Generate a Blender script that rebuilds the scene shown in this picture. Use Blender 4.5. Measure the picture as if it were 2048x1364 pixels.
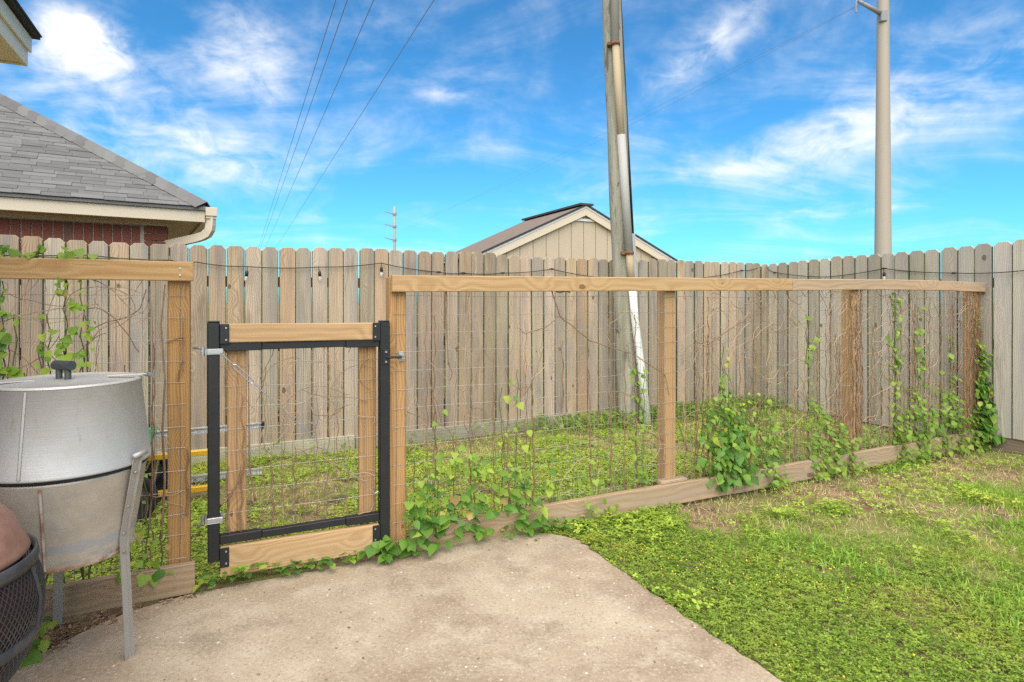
import bpy, math, random
import numpy as np
from mathutils import Vector, Matrix, Euler
from math import sin, cos, pi, radians, sqrt
random.seed(7); RNG = np.random.default_rng(11)
for _o in list(bpy.data.objects): bpy.data.objects.remove(_o)
SC = bpy.context.scene; COL = SC.collection

# ------------------------------------------------------------------ camera
CAM_H = 1.36
cd = bpy.data.cameras.new('camera'); cam = bpy.data.objects.new('camera', cd); COL.objects.link(cam)
cam.location = (0, 0, CAM_H); cam.rotation_euler = (pi/2, 0, 0)
cd.sensor_width = 36; cd.lens = 36*1200/2048; cd.shift_y = -82/2048
cd.clip_start = .05; cd.clip_end = 3000
SC.camera = cam
SC.cycles.use_denoising = False

# ------------------------------------------------------------------ sky, sun, exposure
SUN_EL, SUN_AZ = 55, 184           # azimuth clockwise from the view direction: the sun stands behind the camera
vs = SC.view_settings; vs.view_transform = 'Standard'; vs.look = 'None'; vs.gamma = 1; vs.use_curve_mapping = False
vs.exposure = 1.12
W = bpy.data.worlds.new('World'); SC.world = W; W.use_nodes = True
def _sky():
    nt = W.node_tree; nt.nodes.clear()
    def n(t, **k):
        x = nt.nodes.new(t)
        for a, b in k.items(): setattr(x, a, b)
        return x
    L = nt.links.new
    def mth(op, a, b=None, c=None):
        x = n('ShaderNodeMath', operation=op)
        for i, v in enumerate((a, b, c)):
            if v is None: continue
            if isinstance(v, (int, float)): x.inputs[i].default_value = v
            else: L(v, x.inputs[i])
        return x.outputs[0]
    def vm(op, a, b):
        x = n('ShaderNodeVectorMath', operation=op)
        for i, v in enumerate((a, b)):
            if isinstance(v, tuple): x.inputs[i].default_value = v
            elif v is not None: L(v, x.inputs[i])
        return x
    sky = n('ShaderNodeTexSky', sky_type='NISHITA'); sky.sun_disc = False
    sky.sun_elevation = radians(SUN_EL); sky.sun_rotation = radians(SUN_AZ)
    sky.air_density = 1.0; sky.dust_density = .9; sky.ozone_density = 2.2; sky.altitude = 50
    tint = n('ShaderNodeMix', data_type='RGBA', blend_type='MULTIPLY'); tint.inputs[0].default_value = 1
    L(sky.outputs[0], tint.inputs[6]); tint.inputs[7].default_value = (.37, .85, 1.02, 1)
    tc = n('ShaderNodeTexCoord'); d = tc.outputs['Generated']
    sep = n('ShaderNodeSeparateXYZ'); L(d, sep.inputs[0])
    zz = mth('ADD', mth('MAXIMUM', sep.outputs[2], 0), .16)
    cmb = n('ShaderNodeCombineXYZ'); L(mth('DIVIDE', sep.outputs[0], zz), cmb.inputs[0]); L(mth('DIVIDE', sep.outputs[1], zz), cmb.inputs[1])
    # wisps: stretched, warped noise on a flat cloud layer
    mp = n('ShaderNodeMapping'); L(cmb.outputs[0], mp.inputs[0]); mp.inputs[2].default_value = (0, 0, radians(28)); mp.inputs[3].default_value = (.9, 1.45, 1); mp.inputs[1].default_value = (3.1, 7.3, 0)
    wisp = n('ShaderNodeTexNoise', noise_dimensions='2D'); L(mp.outputs[0], wisp.inputs['Vector']); wisp.inputs['Scale'].default_value = 1.15; wisp.inputs['Detail'].default_value = 9; wisp.inputs['Roughness'].default_value = .62; wisp.inputs['Distortion'].default_value = .55
    puff = n('ShaderNodeTexNoise', noise_dimensions='3D'); L(d, puff.inputs['Vector']); puff.inputs['Scale'].default_value = 7.5; puff.inputs['Detail'].default_value = 8; puff.inputs['Roughness'].default_value = .58; puff.inputs['Distortion'].default_value = .25
    puf2 = n('ShaderNodeTexNoise', noise_dimensions='3D'); mq = n('ShaderNodeMapping'); L(d, mq.inputs[0]); mq.inputs[3].default_value = (1, 1, 1.7); L(mq.outputs[0], puf2.inputs['Vector']); puf2.inputs['Scale'].default_value = 15; puf2.inputs['Detail'].default_value = 10; puf2.inputs['Roughness'].default_value = .60; puf2.inputs['Distortion'].default_value = .5
    dens = mth('ADD', mth('ADD', mth('MULTIPLY', wisp.outputs[0], .62), mth('MULTIPLY', puff.outputs[0], .38)), mth('MULTIPLY', puf2.outputs[0], .17)); pf = mth('MULTIPLY_ADD', puf2.outputs[0], 3.4, -.75)
    # cloud banks standing in particular directions of the sky
    def bank(px, py, rx, rz, w, tilt=0):
        nonlocal dens
        v = Vector(((px-1024)/1200, 1, (600-py)/1200)).normalized()
        df = vm('SUBTRACT', d, tuple(v)).outputs[0]
        m = n('ShaderNodeMapping', vector_type='TEXTURE'); L(df, m.inputs[0]); m.inputs[2].default_value = (0, -tilt, 0); m.inputs[3].default_value = (rx, max(rx, rz), rz)
        ln = vm('LENGTH', m.outputs[0], None).outputs['Value']
        mr = n('ShaderNodeMapRange', interpolation_type='SMOOTHSTEP'); L(ln, mr.inputs[0]); mr.inputs[1].default_value = 0; mr.inputs[2].default_value = 1; mr.inputs[3].default_value = w; mr.inputs[4].default_value = 0
        dens = mth('ADD', dens, mth('MULTIPLY', mr.outputs[0], pf))
    bank(165, 85, .095, .065, .40); bank(240, 190, .27, .16, .13); bank(500, 110, .09, .13, .18, .5); bank(300, 330, .30, .08, .08)
    bank(1410, 90, .16, .055, .20, .55); bank(1830, 190, .25, .10, .16, .45); bank(1590, 300, .24, .07, .13, .3)
    bank(1700, 420, .13, .022, .17); bank(890, 190, .07, .022, .17); bank(1420, 345, .09, .018, .12); bank(500, 320, .25, .06, .10, -.1)
    cov = n('ShaderNodeMapRange', interpolation_type='SMOOTHSTEP'); L(dens, cov.inputs[0])
    cov.inputs[1].default_value = .52; cov.inputs[2].default_value = 1.06; cov.inputs[3].default_value = 0; cov.inputs[4].default_value = .96
    cl = n('ShaderNodeMix', data_type='RGBA'); L(cov.outputs[0], cl.inputs[0])
    bgA = n('ShaderNodeVectorMath', operation='SCALE'); L(tint.outputs[2], bgA.inputs[0]); bgA.inputs[3].default_value = SKY_STRENGTH
    gm = n('ShaderNodeGamma'); L(bgA.outputs[0], gm.inputs[0]); gm.inputs[1].default_value = 1.16
    L(gm.outputs[0], cl.inputs[6]); cl.inputs[7].default_value = (.53, .535, .54, 1)
    bg = n('ShaderNodeBackground'); L(cl.outputs[2], bg.inputs[0]); bg.inputs[1].default_value = 1.0
    out = n('ShaderNodeOutputWorld'); L(bg.outputs[0], out.inputs[0])
SKY_STRENGTH = .103
_sky()
sd = bpy.data.lights.new('sun', 'SUN'); sd.energy = 3.4; sd.angle = radians(100); sd.color = (1, .86, .68)
sun = bpy.data.objects.new('sun', sd); COL.objects.link(sun)
_sv = Vector((sin(radians(SUN_AZ))*cos(radians(SUN_EL)), cos(radians(SUN_AZ))*cos(radians(SUN_EL)), sin(radians(SUN_EL))))
sun.rotation_euler = _sv.to_track_quat('Z', 'Y').to_euler(); sun.location = _sv*30

# ------------------------------------------------------------------ helpers
TH = radians(25.55); DX, DY = cos(TH), sin(TH); P0 = (-.643, 3.23)
def F(t, n, z=0): return Vector((P0[0]+t*DX-n*DY, P0[1]+t*DY+n*DX, z))      # along the wire fence, behind it, up
def toF(x, y): dx, dy = x-P0[0], y-P0[1]; return dx*DX+dy*DY, -dx*DY+dy*DX

class MB:
    def __init__(s): s.v = []; s.f = []; s.m = []; s.n = 0
    def add(s, v, f, mi=0):
        s.v.extend([tuple(p) for p in v]); s.f.extend([tuple(i+s.n for i in q) for q in f]); s.m.extend([mi]*len(f)); s.n += len(v); return s
    def box(s, a, b, mi=0, bev=0):
        x0, y0, z0 = a; x1, y1, z1 = b
        if bev <= 0:
            v = [(x0,y0,z0),(x1,y0,z0),(x1,y1,z0),(x0,y1,z0),(x0,y0,z1),(x1,y0,z1),(x1,y1,z1),(x0,y1,z1)]
            return s.add(v, [(0,3,2,1),(4,5,6,7),(0,1,5,4),(1,2,6,5),(2,3,7,6),(3,0,4,7)], mi)
        e = bev; v = []; idx = {}
        for ix, X in ((0,x0),(1,x1)):
            for iy, Y in ((0,y0),(1,y1)):
                for iz, Z in ((0,z0),(1,z1)):
                    sx, sy, sz = (e, -e)[ix], (e, -e)[iy], (e, -e)[iz]
                    for ax in range(3):
                        idx[ix,iy,iz,ax] = len(v)
                        v.append((X+(0 if ax == 0 else sx), Y+(0 if ax == 1 else sy), Z+(0 if ax == 2 else sz)))
        f = []
        for ax in range(3):
            o = [a for a in range(3) if a != ax]
            for side in (0, 1):
                q = []
                for (p, r) in ((0,0),(1,0),(1,1),(0,1)):
                    k = [0,0,0]; k[ax] = side; k[o[0]] = p; k[o[1]] = r; q.append(idx[(*k, ax)])
                f.append(tuple(q))
        for ax in range(3):
            o = [a for a in range(3) if a != ax]
            for p in (0,1):
                for r in (0,1):
                    k0 = [0,0,0]; k0[o[0]] = p; k0[o[1]] = r; k1 = list(k0); k1[ax] = 1
                    f.append((idx[(*k0,o[0])], idx[(*k0,o[1])], idx[(*k1,o[1])], idx[(*k1,o[0])]))
        for k in [(i,j,l) for i in (0,1) for j in (0,1) for l in (0,1)]: f.append(tuple(idx[(*k,a)] for a in range(3)))
        return s.add(v, f, mi)
    def tube(s, pts, r, sides=6, mi=0, cap=True):
        pts = [Vector(p) for p in pts]; n = len(pts)
        rr = r if hasattr(r, '__len__') else [r]*n
        v = []; f = []
        T = [(pts[min(i+1,n-1)]-pts[max(i-1,0)]).normalized() for i in range(n)]
        up = Vector((0,0,1)) if abs(T[0].z) < .9 else Vector((1,0,0))
        N = T[0].cross(up).normalized()
        for i in range(n):
            N = (N - T[i]*N.dot(T[i])).normalized(); B = T[i].cross(N)
            for k in range(sides):
                a = 2*pi*k/sides; v.append(pts[i]+(N*cos(a)+B*sin(a))*rr[i])
        for i in range(n-1):
            for k in range(sides):
                k2 = (k+1)%sides; f.append((i*sides+k, i*sides+k2, (i+1)*sides+k2, (i+1)*sides+k))
        if cap: f.append(tuple(range(sides))[::-1]); f.append(tuple((n-1)*sides+k for k in range(sides)))
        return s.add(v, f, mi)
    def lathe(s, prof, seg=48, c=(0,0), a0=0, a1=2*pi, mi=0):
        full = abs(a1-a0-2*pi) < 1e-6; m = seg if full else seg+1; v = []; f = []
        for (r, z) in prof:
            for k in range(m):
                a = a0+(a1-a0)*k/seg; v.append((c[0]+r*cos(a), c[1]+r*sin(a), z))
        for i in range(len(prof)-1):
            for k in range(seg):
                k2 = (k+1)%m if full else k+1
                f.append((i*m+k, i*m+k2, (i+1)*m+k2, (i+1)*m+k))
        return s.add(v, f, mi)
    def prism(s, poly, z0, z1, mi=0, side_mi=None):
        n = len(poly); v = [(x,y,z0) for x,y in poly]+[(x,y,z1) for x,y in poly]
        s.add(v, [tuple(range(n))[::-1], tuple(range(n,2*n))], mi); s.n -= 2*n; del s.v[-2*n:]
        return s.add(v, [(i,(i+1)%n,(i+1)%n+n,i+n) for i in range(n)], mi if side_mi is None else side_mi)
    def mesh(s, name, mats, smooth=False):
        me = bpy.data.meshes.new(name); me.from_pydata(s.v, [], s.f)
        for m in (mats if isinstance(mats, (list, tuple)) else [mats]): me.materials.append(m)
        me.polygons.foreach_set('material_index', s.m)
        if smooth: me.polygons.foreach_set('use_smooth', [True]*len(s.f))
        me.update(); return me
    def build(s, name, mats, parent=None, smooth=False, loc=None, rot=None):
        return link(name, s.mesh(name, mats, smooth), parent, loc, rot)
def link(name, me, parent=None, loc=None, rot=None, scale=None):
    o = bpy.data.objects.new(name, me); COL.objects.link(o); o.parent = parent
    if loc is not None: o.location = loc
    if rot is not None: o.rotation_euler = rot
    if scale is not None: o.scale = scale
    return o
def tag(o, label=None, cat=None, group=None, kind=None):
    for k, v in (('label', label), ('category', cat), ('group', group), ('kind', kind)):
        if v: o[k] = v
    return o
def thing(name, label, cat, loc=(0,0,0), rz=0, group=None):
    o = bpy.data.objects.new(name, None); COL.objects.link(o); o.location = loc; o.rotation_euler = (0,0,rz); o.empty_display_size = .1
    return tag(o, label, cat, group)
def bigmesh(name, V, Fq, mats, parent=None, mi=None, smooth=False):
    """numpy verts (n,3), faces (m,k) all of one size"""
    me = bpy.data.meshes.new(name); k = Fq.shape[1]
    me.vertices.add(len(V)); me.vertices.foreach_set('co', np.ascontiguousarray(V, dtype=np.float32).ravel())
    me.loops.add(Fq.size); me.loops.foreach_set('vertex_index', np.ascontiguousarray(Fq, dtype=np.int32).ravel())
    me.polygons.add(len(Fq)); me.polygons.foreach_set('loop_start', np.arange(0, Fq.size, k, dtype=np.int32)); 
    for m in (mats if isinstance(mats, (list, tuple)) else [mats]): me.materials.append(m)
    if mi is not None: me.polygons.foreach_set('material_index', np.ascontiguousarray(mi, dtype=np.int32))
    if smooth: me.polygons.foreach_set('use_smooth', np.ones(len(Fq), dtype=bool))
    me.update(calc_edges=True); me.validate()
    return link(name, me, parent)
def instances(tv, tf, pos, rotm, scl):
    """template copied to every position: returns V, F"""
    n = len(pos); V = np.einsum('nij,kj->nki', rotm, tv)*scl[:,None,None]+pos[:,None,:]
    Fq = (tf[None]+(np.arange(n)*len(tv))[:,None,None]).reshape(-1, tf.shape[1])
    return V.reshape(-1,3), Fq
def rotmats(yaw, tilt, az):
    """yaw about z, then lean by tilt towards azimuth az"""
    n = len(yaw); c, s = np.cos(yaw), np.sin(yaw); Z = np.zeros(n); O = np.ones(n)
    Rz = np.stack([c,-s,Z,s,c,Z,Z,Z,O],1).reshape(n,3,3)
    ax = np.stack([-np.sin(az), np.cos(az), Z],1); K = np.zeros((n,3,3))
    K[:,0,2] = ax[:,1]; K[:,1,2] = -ax[:,0]; K[:,2,0] = -ax[:,1]; K[:,2,1] = ax[:,0]
    R = np.eye(3)[None]+np.sin(tilt)[:,None,None]*K+(1-np.cos(tilt))[:,None,None]*(K@K)
    return R@Rz
_lat = RNG.random((256,256))
def vnoise(x, y):
    xi = np.floor(x).astype(int); yi = np.floor(y).astype(int); fx = x-xi; fy = y-yi; fx = fx*fx*(3-2*fx); fy = fy*fy*(3-2*fy)
    g = lambda a, b: _lat[a%256, b%256]
    return (g(xi,yi)*(1-fx)+g(xi+1,yi)*fx)*(1-fy)+(g(xi,yi+1)*(1-fx)+g(xi+1,yi+1)*fx)*fy
def fbm(x, y, o=4):
    r = 0; a = .5; t = 0
    for i in range(o): r = r+a*vnoise(x*2**i+17*i, y*2**i+31*i); t += a; a *= .5
    return r/t

# ------------------------------------------------------------------ materials
class Mat:
    def __init__(s, name):
        s.m = bpy.data.materials.new(name); s.m.use_nodes = True; s.nt = s.m.node_tree; s.nt.nodes.clear()
        s.out = s.n('ShaderNodeOutputMaterial'); s.b = s.n('ShaderNodeBsdfPrincipled'); s.L(s.b.outputs[0], s.out.inputs[0])
        s.tc = s.n('ShaderNodeTexCoord')
    def n(s, t, **k):
        x = s.nt.nodes.new(t)
        for a, b in k.items(): setattr(x, a, b)
        return x
    def L(s, a, b): s.nt.links.new(a, b)
    def put(s, sock, v):
        if isinstance(v, (int, float)): sock.default_value = v
        elif isinstance(v, tuple): sock.default_value = v if len(v) == len(sock.default_value) else (*v, 1)
        else: s.L(v, sock)
    def math(s, op, a, b=0, c=0, clamp=False):
        x = s.n('ShaderNodeMath', operation=op, use_clamp=clamp)
        for i, v in enumerate((a, b, c)): s.put(x.inputs[i], v)
        return x.outputs[0]
    def mix(s, f, a, b, mode='MIX'):
        x = s.n('ShaderNodeMix', data_type='RGBA', blend_type=mode); s.put(x.inputs[0], f); s.put(x.inputs[6], a); s.put(x.inputs[7], b); return x.outputs[2]
    def noise(s, vec, scale, detail=4, rough=.55, dist=0, dim='3D'):
        x = s.n('ShaderNodeTexNoise', noise_dimensions=dim); s.L(vec, x.inputs['Vector'])
        for k, v in (('Scale', scale), ('Detail', detail), ('Roughness', rough), ('Distortion', dist)): s.put(x.inputs[k], v)
        return x.outputs[0]
    def step(s, v, a, b, lo=0, hi=1):
        x = s.n('ShaderNodeMapRange', interpolation_type='SMOOTHSTEP'); s.put(x.inputs[0], v)
        for i, q in enumerate((a, b, lo, hi)): x.inputs[i+1].default_value = q
        return x.outputs[0]
    def map(s, vec, scale=(1,1,1), loc=(0,0,0), rot=(0,0,0)):
        x = s.n('ShaderNodeMapping'); s.L(vec, x.inputs[0]); x.inputs[1].default_value = loc; x.inputs[2].default_value = rot; x.inputs[3].default_value = scale; return x.outputs[0]
    def objco(s, spread=1):
        oi = s.n('ShaderNodeObjectInfo'); s.rand = oi.outputs['Random']
        sc = s.n('ShaderNodeVectorMath', operation='MULTIPLY_ADD'); 
        cb = s.n('ShaderNodeCombineXYZ')
        for i, k in enumerate((37.3, 53.7, 71.9)): s.L(s.math('MULTIPLY', s.rand, k*spread), cb.inputs[i])
        ad = s.n('ShaderNodeVectorMath', operation='ADD'); s.L(s.tc.outputs['Object'], ad.inputs[0]); s.L(cb.outputs[0], ad.inputs[1]); return ad.outputs[0]
    def bump(s, h, strength=.3, dist=.01):
        x = s.n('ShaderNodeBump'); s.put(x.inputs['Strength'], strength); x.inputs['Distance'].default_value = dist; s.L(h, x.inputs['Height']); s.L(x.outputs[0], s.b.inputs['Normal'])
    def fin(s, col=None, rough=None, metal=None, spec=None):
        for k, v in (('Base Color', col), ('Roughness', rough), ('Metallic', metal), ('Specular IOR Level', spec)):
            if v is not None: s.put(s.b.inputs[k], v)
        return s.m

def wood(name, light, dark, knotc, axis='X', grain=1.0, weather=None, wamt=0, green=0, contrast=1, knots=.5, rough=.75, var=.2, alt=None, stain=0):
    M = Mat(name); co = M.objco()
    sep = M.n('ShaderNodeSeparateXYZ'); M.L(co, sep.inputs[0]); A = {'X': 0, 'Y': 1, 'Z': 2}
    al = sep.outputs[A[axis]]; oth = [a for a in 'XYZ' if a != axis]
    c1, c2 = sep.outputs[A[oth[0]]], sep.outputs[A[oth[1]]]
    cb = M.n('ShaderNodeCombineXYZ'); M.L(al, cb.inputs[0]); M.L(c1, cb.inputs[1]); M.L(c2, cb.inputs[2]); g = cb.outputs[0]
    # knots: sparse cells
    vo = M.n('ShaderNodeTexVoronoi', voronoi_dimensions='3D', feature='F1'); M.L(M.map(g, (4.2, 7.0, 7.0)), vo.inputs['Vector']); vo.inputs['Scale'].default_value = 1
    sc = M.n('ShaderNodeSeparateColor'); M.L(vo.outputs['Color'], sc.inputs[0])
    has = M.math('GREATER_THAN', sc.outputs[0], 1-knots)
    near = M.math('MULTIPLY', M.step(vo.outputs['Distance'], .06, .55, 1, 0), has)
    kmask = M.math('MULTIPLY', M.math('LESS_THAN', M.math('ADD', vo.outputs['Distance'], M.math('MULTIPLY', M.noise(M.map(g, (30, 60, 60)), 1.0, 2), .10)), M.math('MULTIPLY', sc.outputs[1], .19)), has)
    warp = M.noise(M.map(g, (1.1, 5, 5)), 1.0, 2, .5)
    u = M.math('ADD', M.math('ADD', M.math('MULTIPLY', c1, 1.0), M.math('MULTIPLY', c2, .6)), M.math('ADD', M.math('MULTIPLY', warp, .13), M.math('MULTIPLY', near, .04)))
    band = M.math('ABSOLUTE', M.math('SINE', M.math('MULTIPLY', u, 330*grain)))
    band = M.math('POWER', band, 2.2)
    fine = M.noise(M.map(g, (3, 150, 150)), 1.0, 3, .6)
    blot = M.math('ADD', M.math('MULTIPLY', M.noise(M.map(g, (1.4, 7, 7)), 1.0, 4, .6), .6), M.math('MULTIPLY', M.noise(M.map(g, (.6, 38, 38), (3, 1, 7)), 1.0, 4, .65), .42))
    f = M.math('ADD', M.math('MULTIPLY', band, .42*contrast), M.math('ADD', M.math('MULTIPLY', M.math('SUBTRACT', fine, .5), .9*contrast), M.math('MULTIPLY', M.math('SUBTRACT', blot, .45), 1.1)), clamp=True)
    if alt: light = M.mix(M.math('FRACT', M.math('MULTIPLY', M.rand, 7.31)), light, alt)
    col = M.mix(f, light, dark)
    if weather:
        wm = M.step(M.noise(M.map(g, (.9, 9, 9), (5, 2, 1)), 1.0, 5, .62), .42, .72, 0, wamt)
        col = M.mix(wm, col, weather)
    # whole-piece difference
    hv = M.n('ShaderNodeHueSaturation'); M.L(col, hv.inputs['Color']); M.L(M.step(M.rand, 0, 1, 1-var, 1+var), hv.inputs['Value'])
    M.L(M.math('ADD', M.math('MULTIPLY', M.math('FRACT', M.math('MULTIPLY', M.rand, 17.3)), var*2), 1-var), hv.inputs['Saturation']); col = hv.outputs[0]
    if green:
        gm = M.math('MULTIPLY', M.step(M.noise(M.map(g, (1.2, 11, 11), (9, 4, 3)), 1.0, 4, .6), .52, .72, 0, 1), green)
        col = M.mix(gm, col, (.17, .20, .07))
    if stain:
        sm_ = M.math('MULTIPLY', M.step(M.noise(M.map(g, (.8, 4.5, 4.5), (21, 14, 3)), 1.0, 5, .65, .4), .55, .70, 0, 1), stain)
        col = M.mix(sm_, col, tuple(x*.55 for x in dark))
    # splits and dark checks along the grain
    chk = M.step(M.noise(M.map(g, (1.6, 60, 60), (2, 8, 4)), 1.0, 2, .5), .70, .78, 0, .55)
    col = M.mix(chk, col, tuple(x*.35 for x in dark))
    col = M.mix(M.math('MULTIPLY', kmask, .72), col, knotc)
    M.bump(M.math('SUBTRACT', M.math('MULTIPLY', fine, .6), M.math('ADD', M.math('MULTIPLY', band, .35), chk)), .35, .004)
    return M.fin(col, rough, 0, .25)

def metal(name, col, rough=.4, metallic=1.0, dirt=None, damt=.5, scale=6, bump=.05, spec=None, stretch=(1,1,1), lo=.5, hi=.7):
    M = Mat(name); co = M.objco(); n1 = M.noise(M.map(co, stretch), scale, 6, .62)
    c = M.mix(M.math('MULTIPLY', M.step(n1, .3, .7), .25), col, tuple(x*.6 for x in col))
    r = M.math('ADD', M.math('MULTIPLY', n1, .3), rough-.15)
    if dirt:
        d = M.step(M.noise(M.map(co, stretch, (4, 9, 2)), scale*1.3, 7, .65), lo, hi, 0, damt); c = M.mix(d, c, dirt); r = M.math('ADD', r, M.math('MULTIPLY', d, .35))
        M.put(M.b.inputs['Metallic'], M.math('MULTIPLY', M.math('SUBTRACT', 1.0, d), metallic))
    else: M.put(M.b.inputs['Metallic'], metallic)
    if bump: M.bump(M.noise(co, scale*4, 4), bump, .01)
    return M.fin(c, r, None, spec)

def paint(name, col, rough=.55, dirt=.25, scale=4, dcol=None, stretch=(1,1,1), bump=.06, hi=.75):
    M = Mat(name); co = M.objco(); n1 = M.noise(M.map(co, stretch), scale, 6, .6); n2 = M.noise(M.map(co, stretch, (3, 1, 8)), scale*9, 3, .6)
    d = M.math('ADD', M.step(n1, .42, hi, 0, dirt), M.math('MULTIPLY', M.math('SUBTRACT', n2, .5), dirt*.5), clamp=True)
    M.bump(n2, bump, .01)
    return M.fin(M.mix(d, col, dcol or tuple(x*.55 for x in col)), rough)

def leafmat(name, c0, c1, c2, trans=.32, rough=.45, obj=False):
    M = Mat(name)
    if obj: r = M.n('ShaderNodeObjectInfo').outputs['Random']
    else: r = M.n('ShaderNodeNewGeometry').outputs['Random Per Island']
    cr = M.n('ShaderNodeValToRGB'); M.L(r, cr.inputs[0]); e = cr.color_ramp.elements
    e[0].color = (*c0, 1); e[1].color = (*c2, 1); k = e.new(.5); k.color = (*c1, 1)
    co = M.tc.outputs['Object']; v = M.noise(co, 60 if obj else 8, 3)
    col = M.mix(M.step(v, .35, .75, 0, .35), cr.outputs[0], tuple(x*1.5 for x in c2))
    if not obj:
        big = M.noise(co, 1.7, 4, .6); mid = M.noise(M.map(co, (1,1,1), (5,9,2)), 6.5, 3, .6)
        col = M.mix(M.step(big, .50, .68, 0, .5), col, tuple(a*b_ for a, b_ in zip(c2, (1.25, .95, 1.2)))); col = M.mix(M.step(mid, .55, .70, 0, .6), col, tuple(x*.62 for x in c0))
    M.put(M.b.inputs['Base Color'], col); M.b.inputs['Roughness'].default_value = rough; M.b.inputs['Specular IOR Level'].default_value = .3
    tr = M.n('ShaderNodeBsdfTranslucent'); tcol = M.mix(.5, col, tuple(min(1, x*2.2) for x in c1)); M.L(tcol, tr.inputs[0])
    ms = M.n('ShaderNodeMixShader'); ms.inputs[0].default_value = trans; M.L(M.b.outputs[0], ms.inputs[1]); M.L(tr.outputs[0], ms.inputs[2]); M.L(ms.outputs[0], M.out.inputs[0])
    return M.m

m_picket = wood('weathered_picket_wood', (.51,.365,.25), (.235,.155,.10), (.07,.038,.024), 'Z', .62, (.25,.212,.19), 1.0, .24, 1.15, .75, var=.18, alt=(.40,.345,.25), stain=.5)
m_picket_r = wood('grey_picket_wood', (.50,.42,.335), (.30,.245,.195), (.08,.05,.035), 'Z', .62, (.33,.295,.265), .95, .28, 1.1, .7, var=.18, alt=(.42,.38,.28), stain=.4)
m_picket_edge = paint('algae_picket_edge', (.085,.085,.04), .9, .6, 9, (.05,.06,.02))
m_lumber = wood('new_pine_lumber', (.50,.32,.155), (.33,.175,.065), (.13,.055,.02), 'X', .42, (.40,.275,.155), .35, 0, 1.15, .8, var=.05)
m_post = wood('pine_post', (.46,.265,.11), (.25,.12,.04), (.09,.035,.015), 'Z', .75, (.32,.21,.12), .45, 0, 1.15, .6, var=.08)
m_sill = wood('bottom_board_wood', (.40,.285,.185), (.255,.165,.095), (.09,.05,.025), 'X', .42, (.305,.24,.18), .6, .05, 1.1, .8, var=.07)
m_kick = wood('pale_kick_board', (.42,.38,.29), (.30,.26,.19), (.15,.10,.06), 'X', .5, (.30,.29,.24), .7, .35, .6, .15)
m_rail_old = wood('dark_back_rail', (.20,.15,.11), (.11,.08,.055), (.05,.03,.02), 'X', .6, None, 0, .1)
m_black = paint('black_powder_coat', (.009,.009,.010), .5, .35, 10, (.026,.025,.024), bump=.02)
m_galv = metal('galvanised_steel', (.52,.52,.52), .42, .9, (.33,.29,.24), .4, 14)
m_wire = metal('mesh_wire', (.42,.40,.37), .5, .75, (.25,.18,.12), .5, 20, 0)
m_alu = metal('ladder_aluminium', (.72,.72,.71), .42, .85, (.45,.42,.38), .35, 9, .02)
m_yellow = paint('yellow_fibreglass', (.75,.40,.02), .5, .3, 8)
m_green_pl = paint('green_plastic', (.03,.22,.10), .42, .3, 5, (.12,.33,.2))
m_rubber = paint('black_rubber', (.015,.015,.016), .8, .4, 10, (.06,.055,.05))
m_concrete = None

# ------------------------------------------------------------------ ground and patio
def ground_mat():
    M = Mat('soil_and_thatch'); co = M.tc.outputs['Object']
    a = M.noise(co, 1.3, 6, .6); b = M.noise(co, 14, 6, .65); c = M.noise(co, 90, 4, .6)
    soil = M.mix(M.step(b, .35, .65), (.16,.10,.065), (.34,.225,.14))
    soil = M.mix(M.step(M.noise(co, 3.1, 5, .6), .52, .66), soil, (.085,.065,.052))
    col = M.mix(M.step(a, .44, .56, 0, .75), soil, (.20,.22,.06))
    col = M.mix(M.step(c, .55, .72, 0, .6), col, (.42,.33,.19))
    M.bump(M.math('ADD', b, M.math('MULTIPLY', c, .5)), .8, .03)
    return M.fin(col, .95, 0, .1)
m_ground = ground_mat()
gv, gf = [], []
_gx = np.concatenate([[-400,-60,-15], np.linspace(-6, 9, 76), [15,60,400]]); _gy = np.concatenate([[-400,-40,-6], np.linspace(0, 12, 61), [20,60,400]])
X, Y = np.meshgrid(_gx, _gy); Z = -.035+.03*(fbm(X*1.7+40, Y*1.7+11, 3)-.5)*((np.abs(X) < 12) & (Y > -2) & (Y < 14))
V = np.stack([X.ravel(), Y.ravel(), Z.ravel()], 1); nx = len(_gx); I = np.arange(nx*(len(_gy)-1)).reshape(-1, nx)[:, :-1].ravel()
g = bigmesh('ground', V, np.stack([I, I+1, I+1+nx, I+nx], 1), m_ground, smooth=True); tag(g, 'bare brown soil under the lawn and the fenced strip', None, None, 'structure')
def gz(x, y): return -.035+.03*(fbm(np.asarray(x)*1.7+40, np.asarray(y)*1.7+11, 3)-.5)

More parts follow.
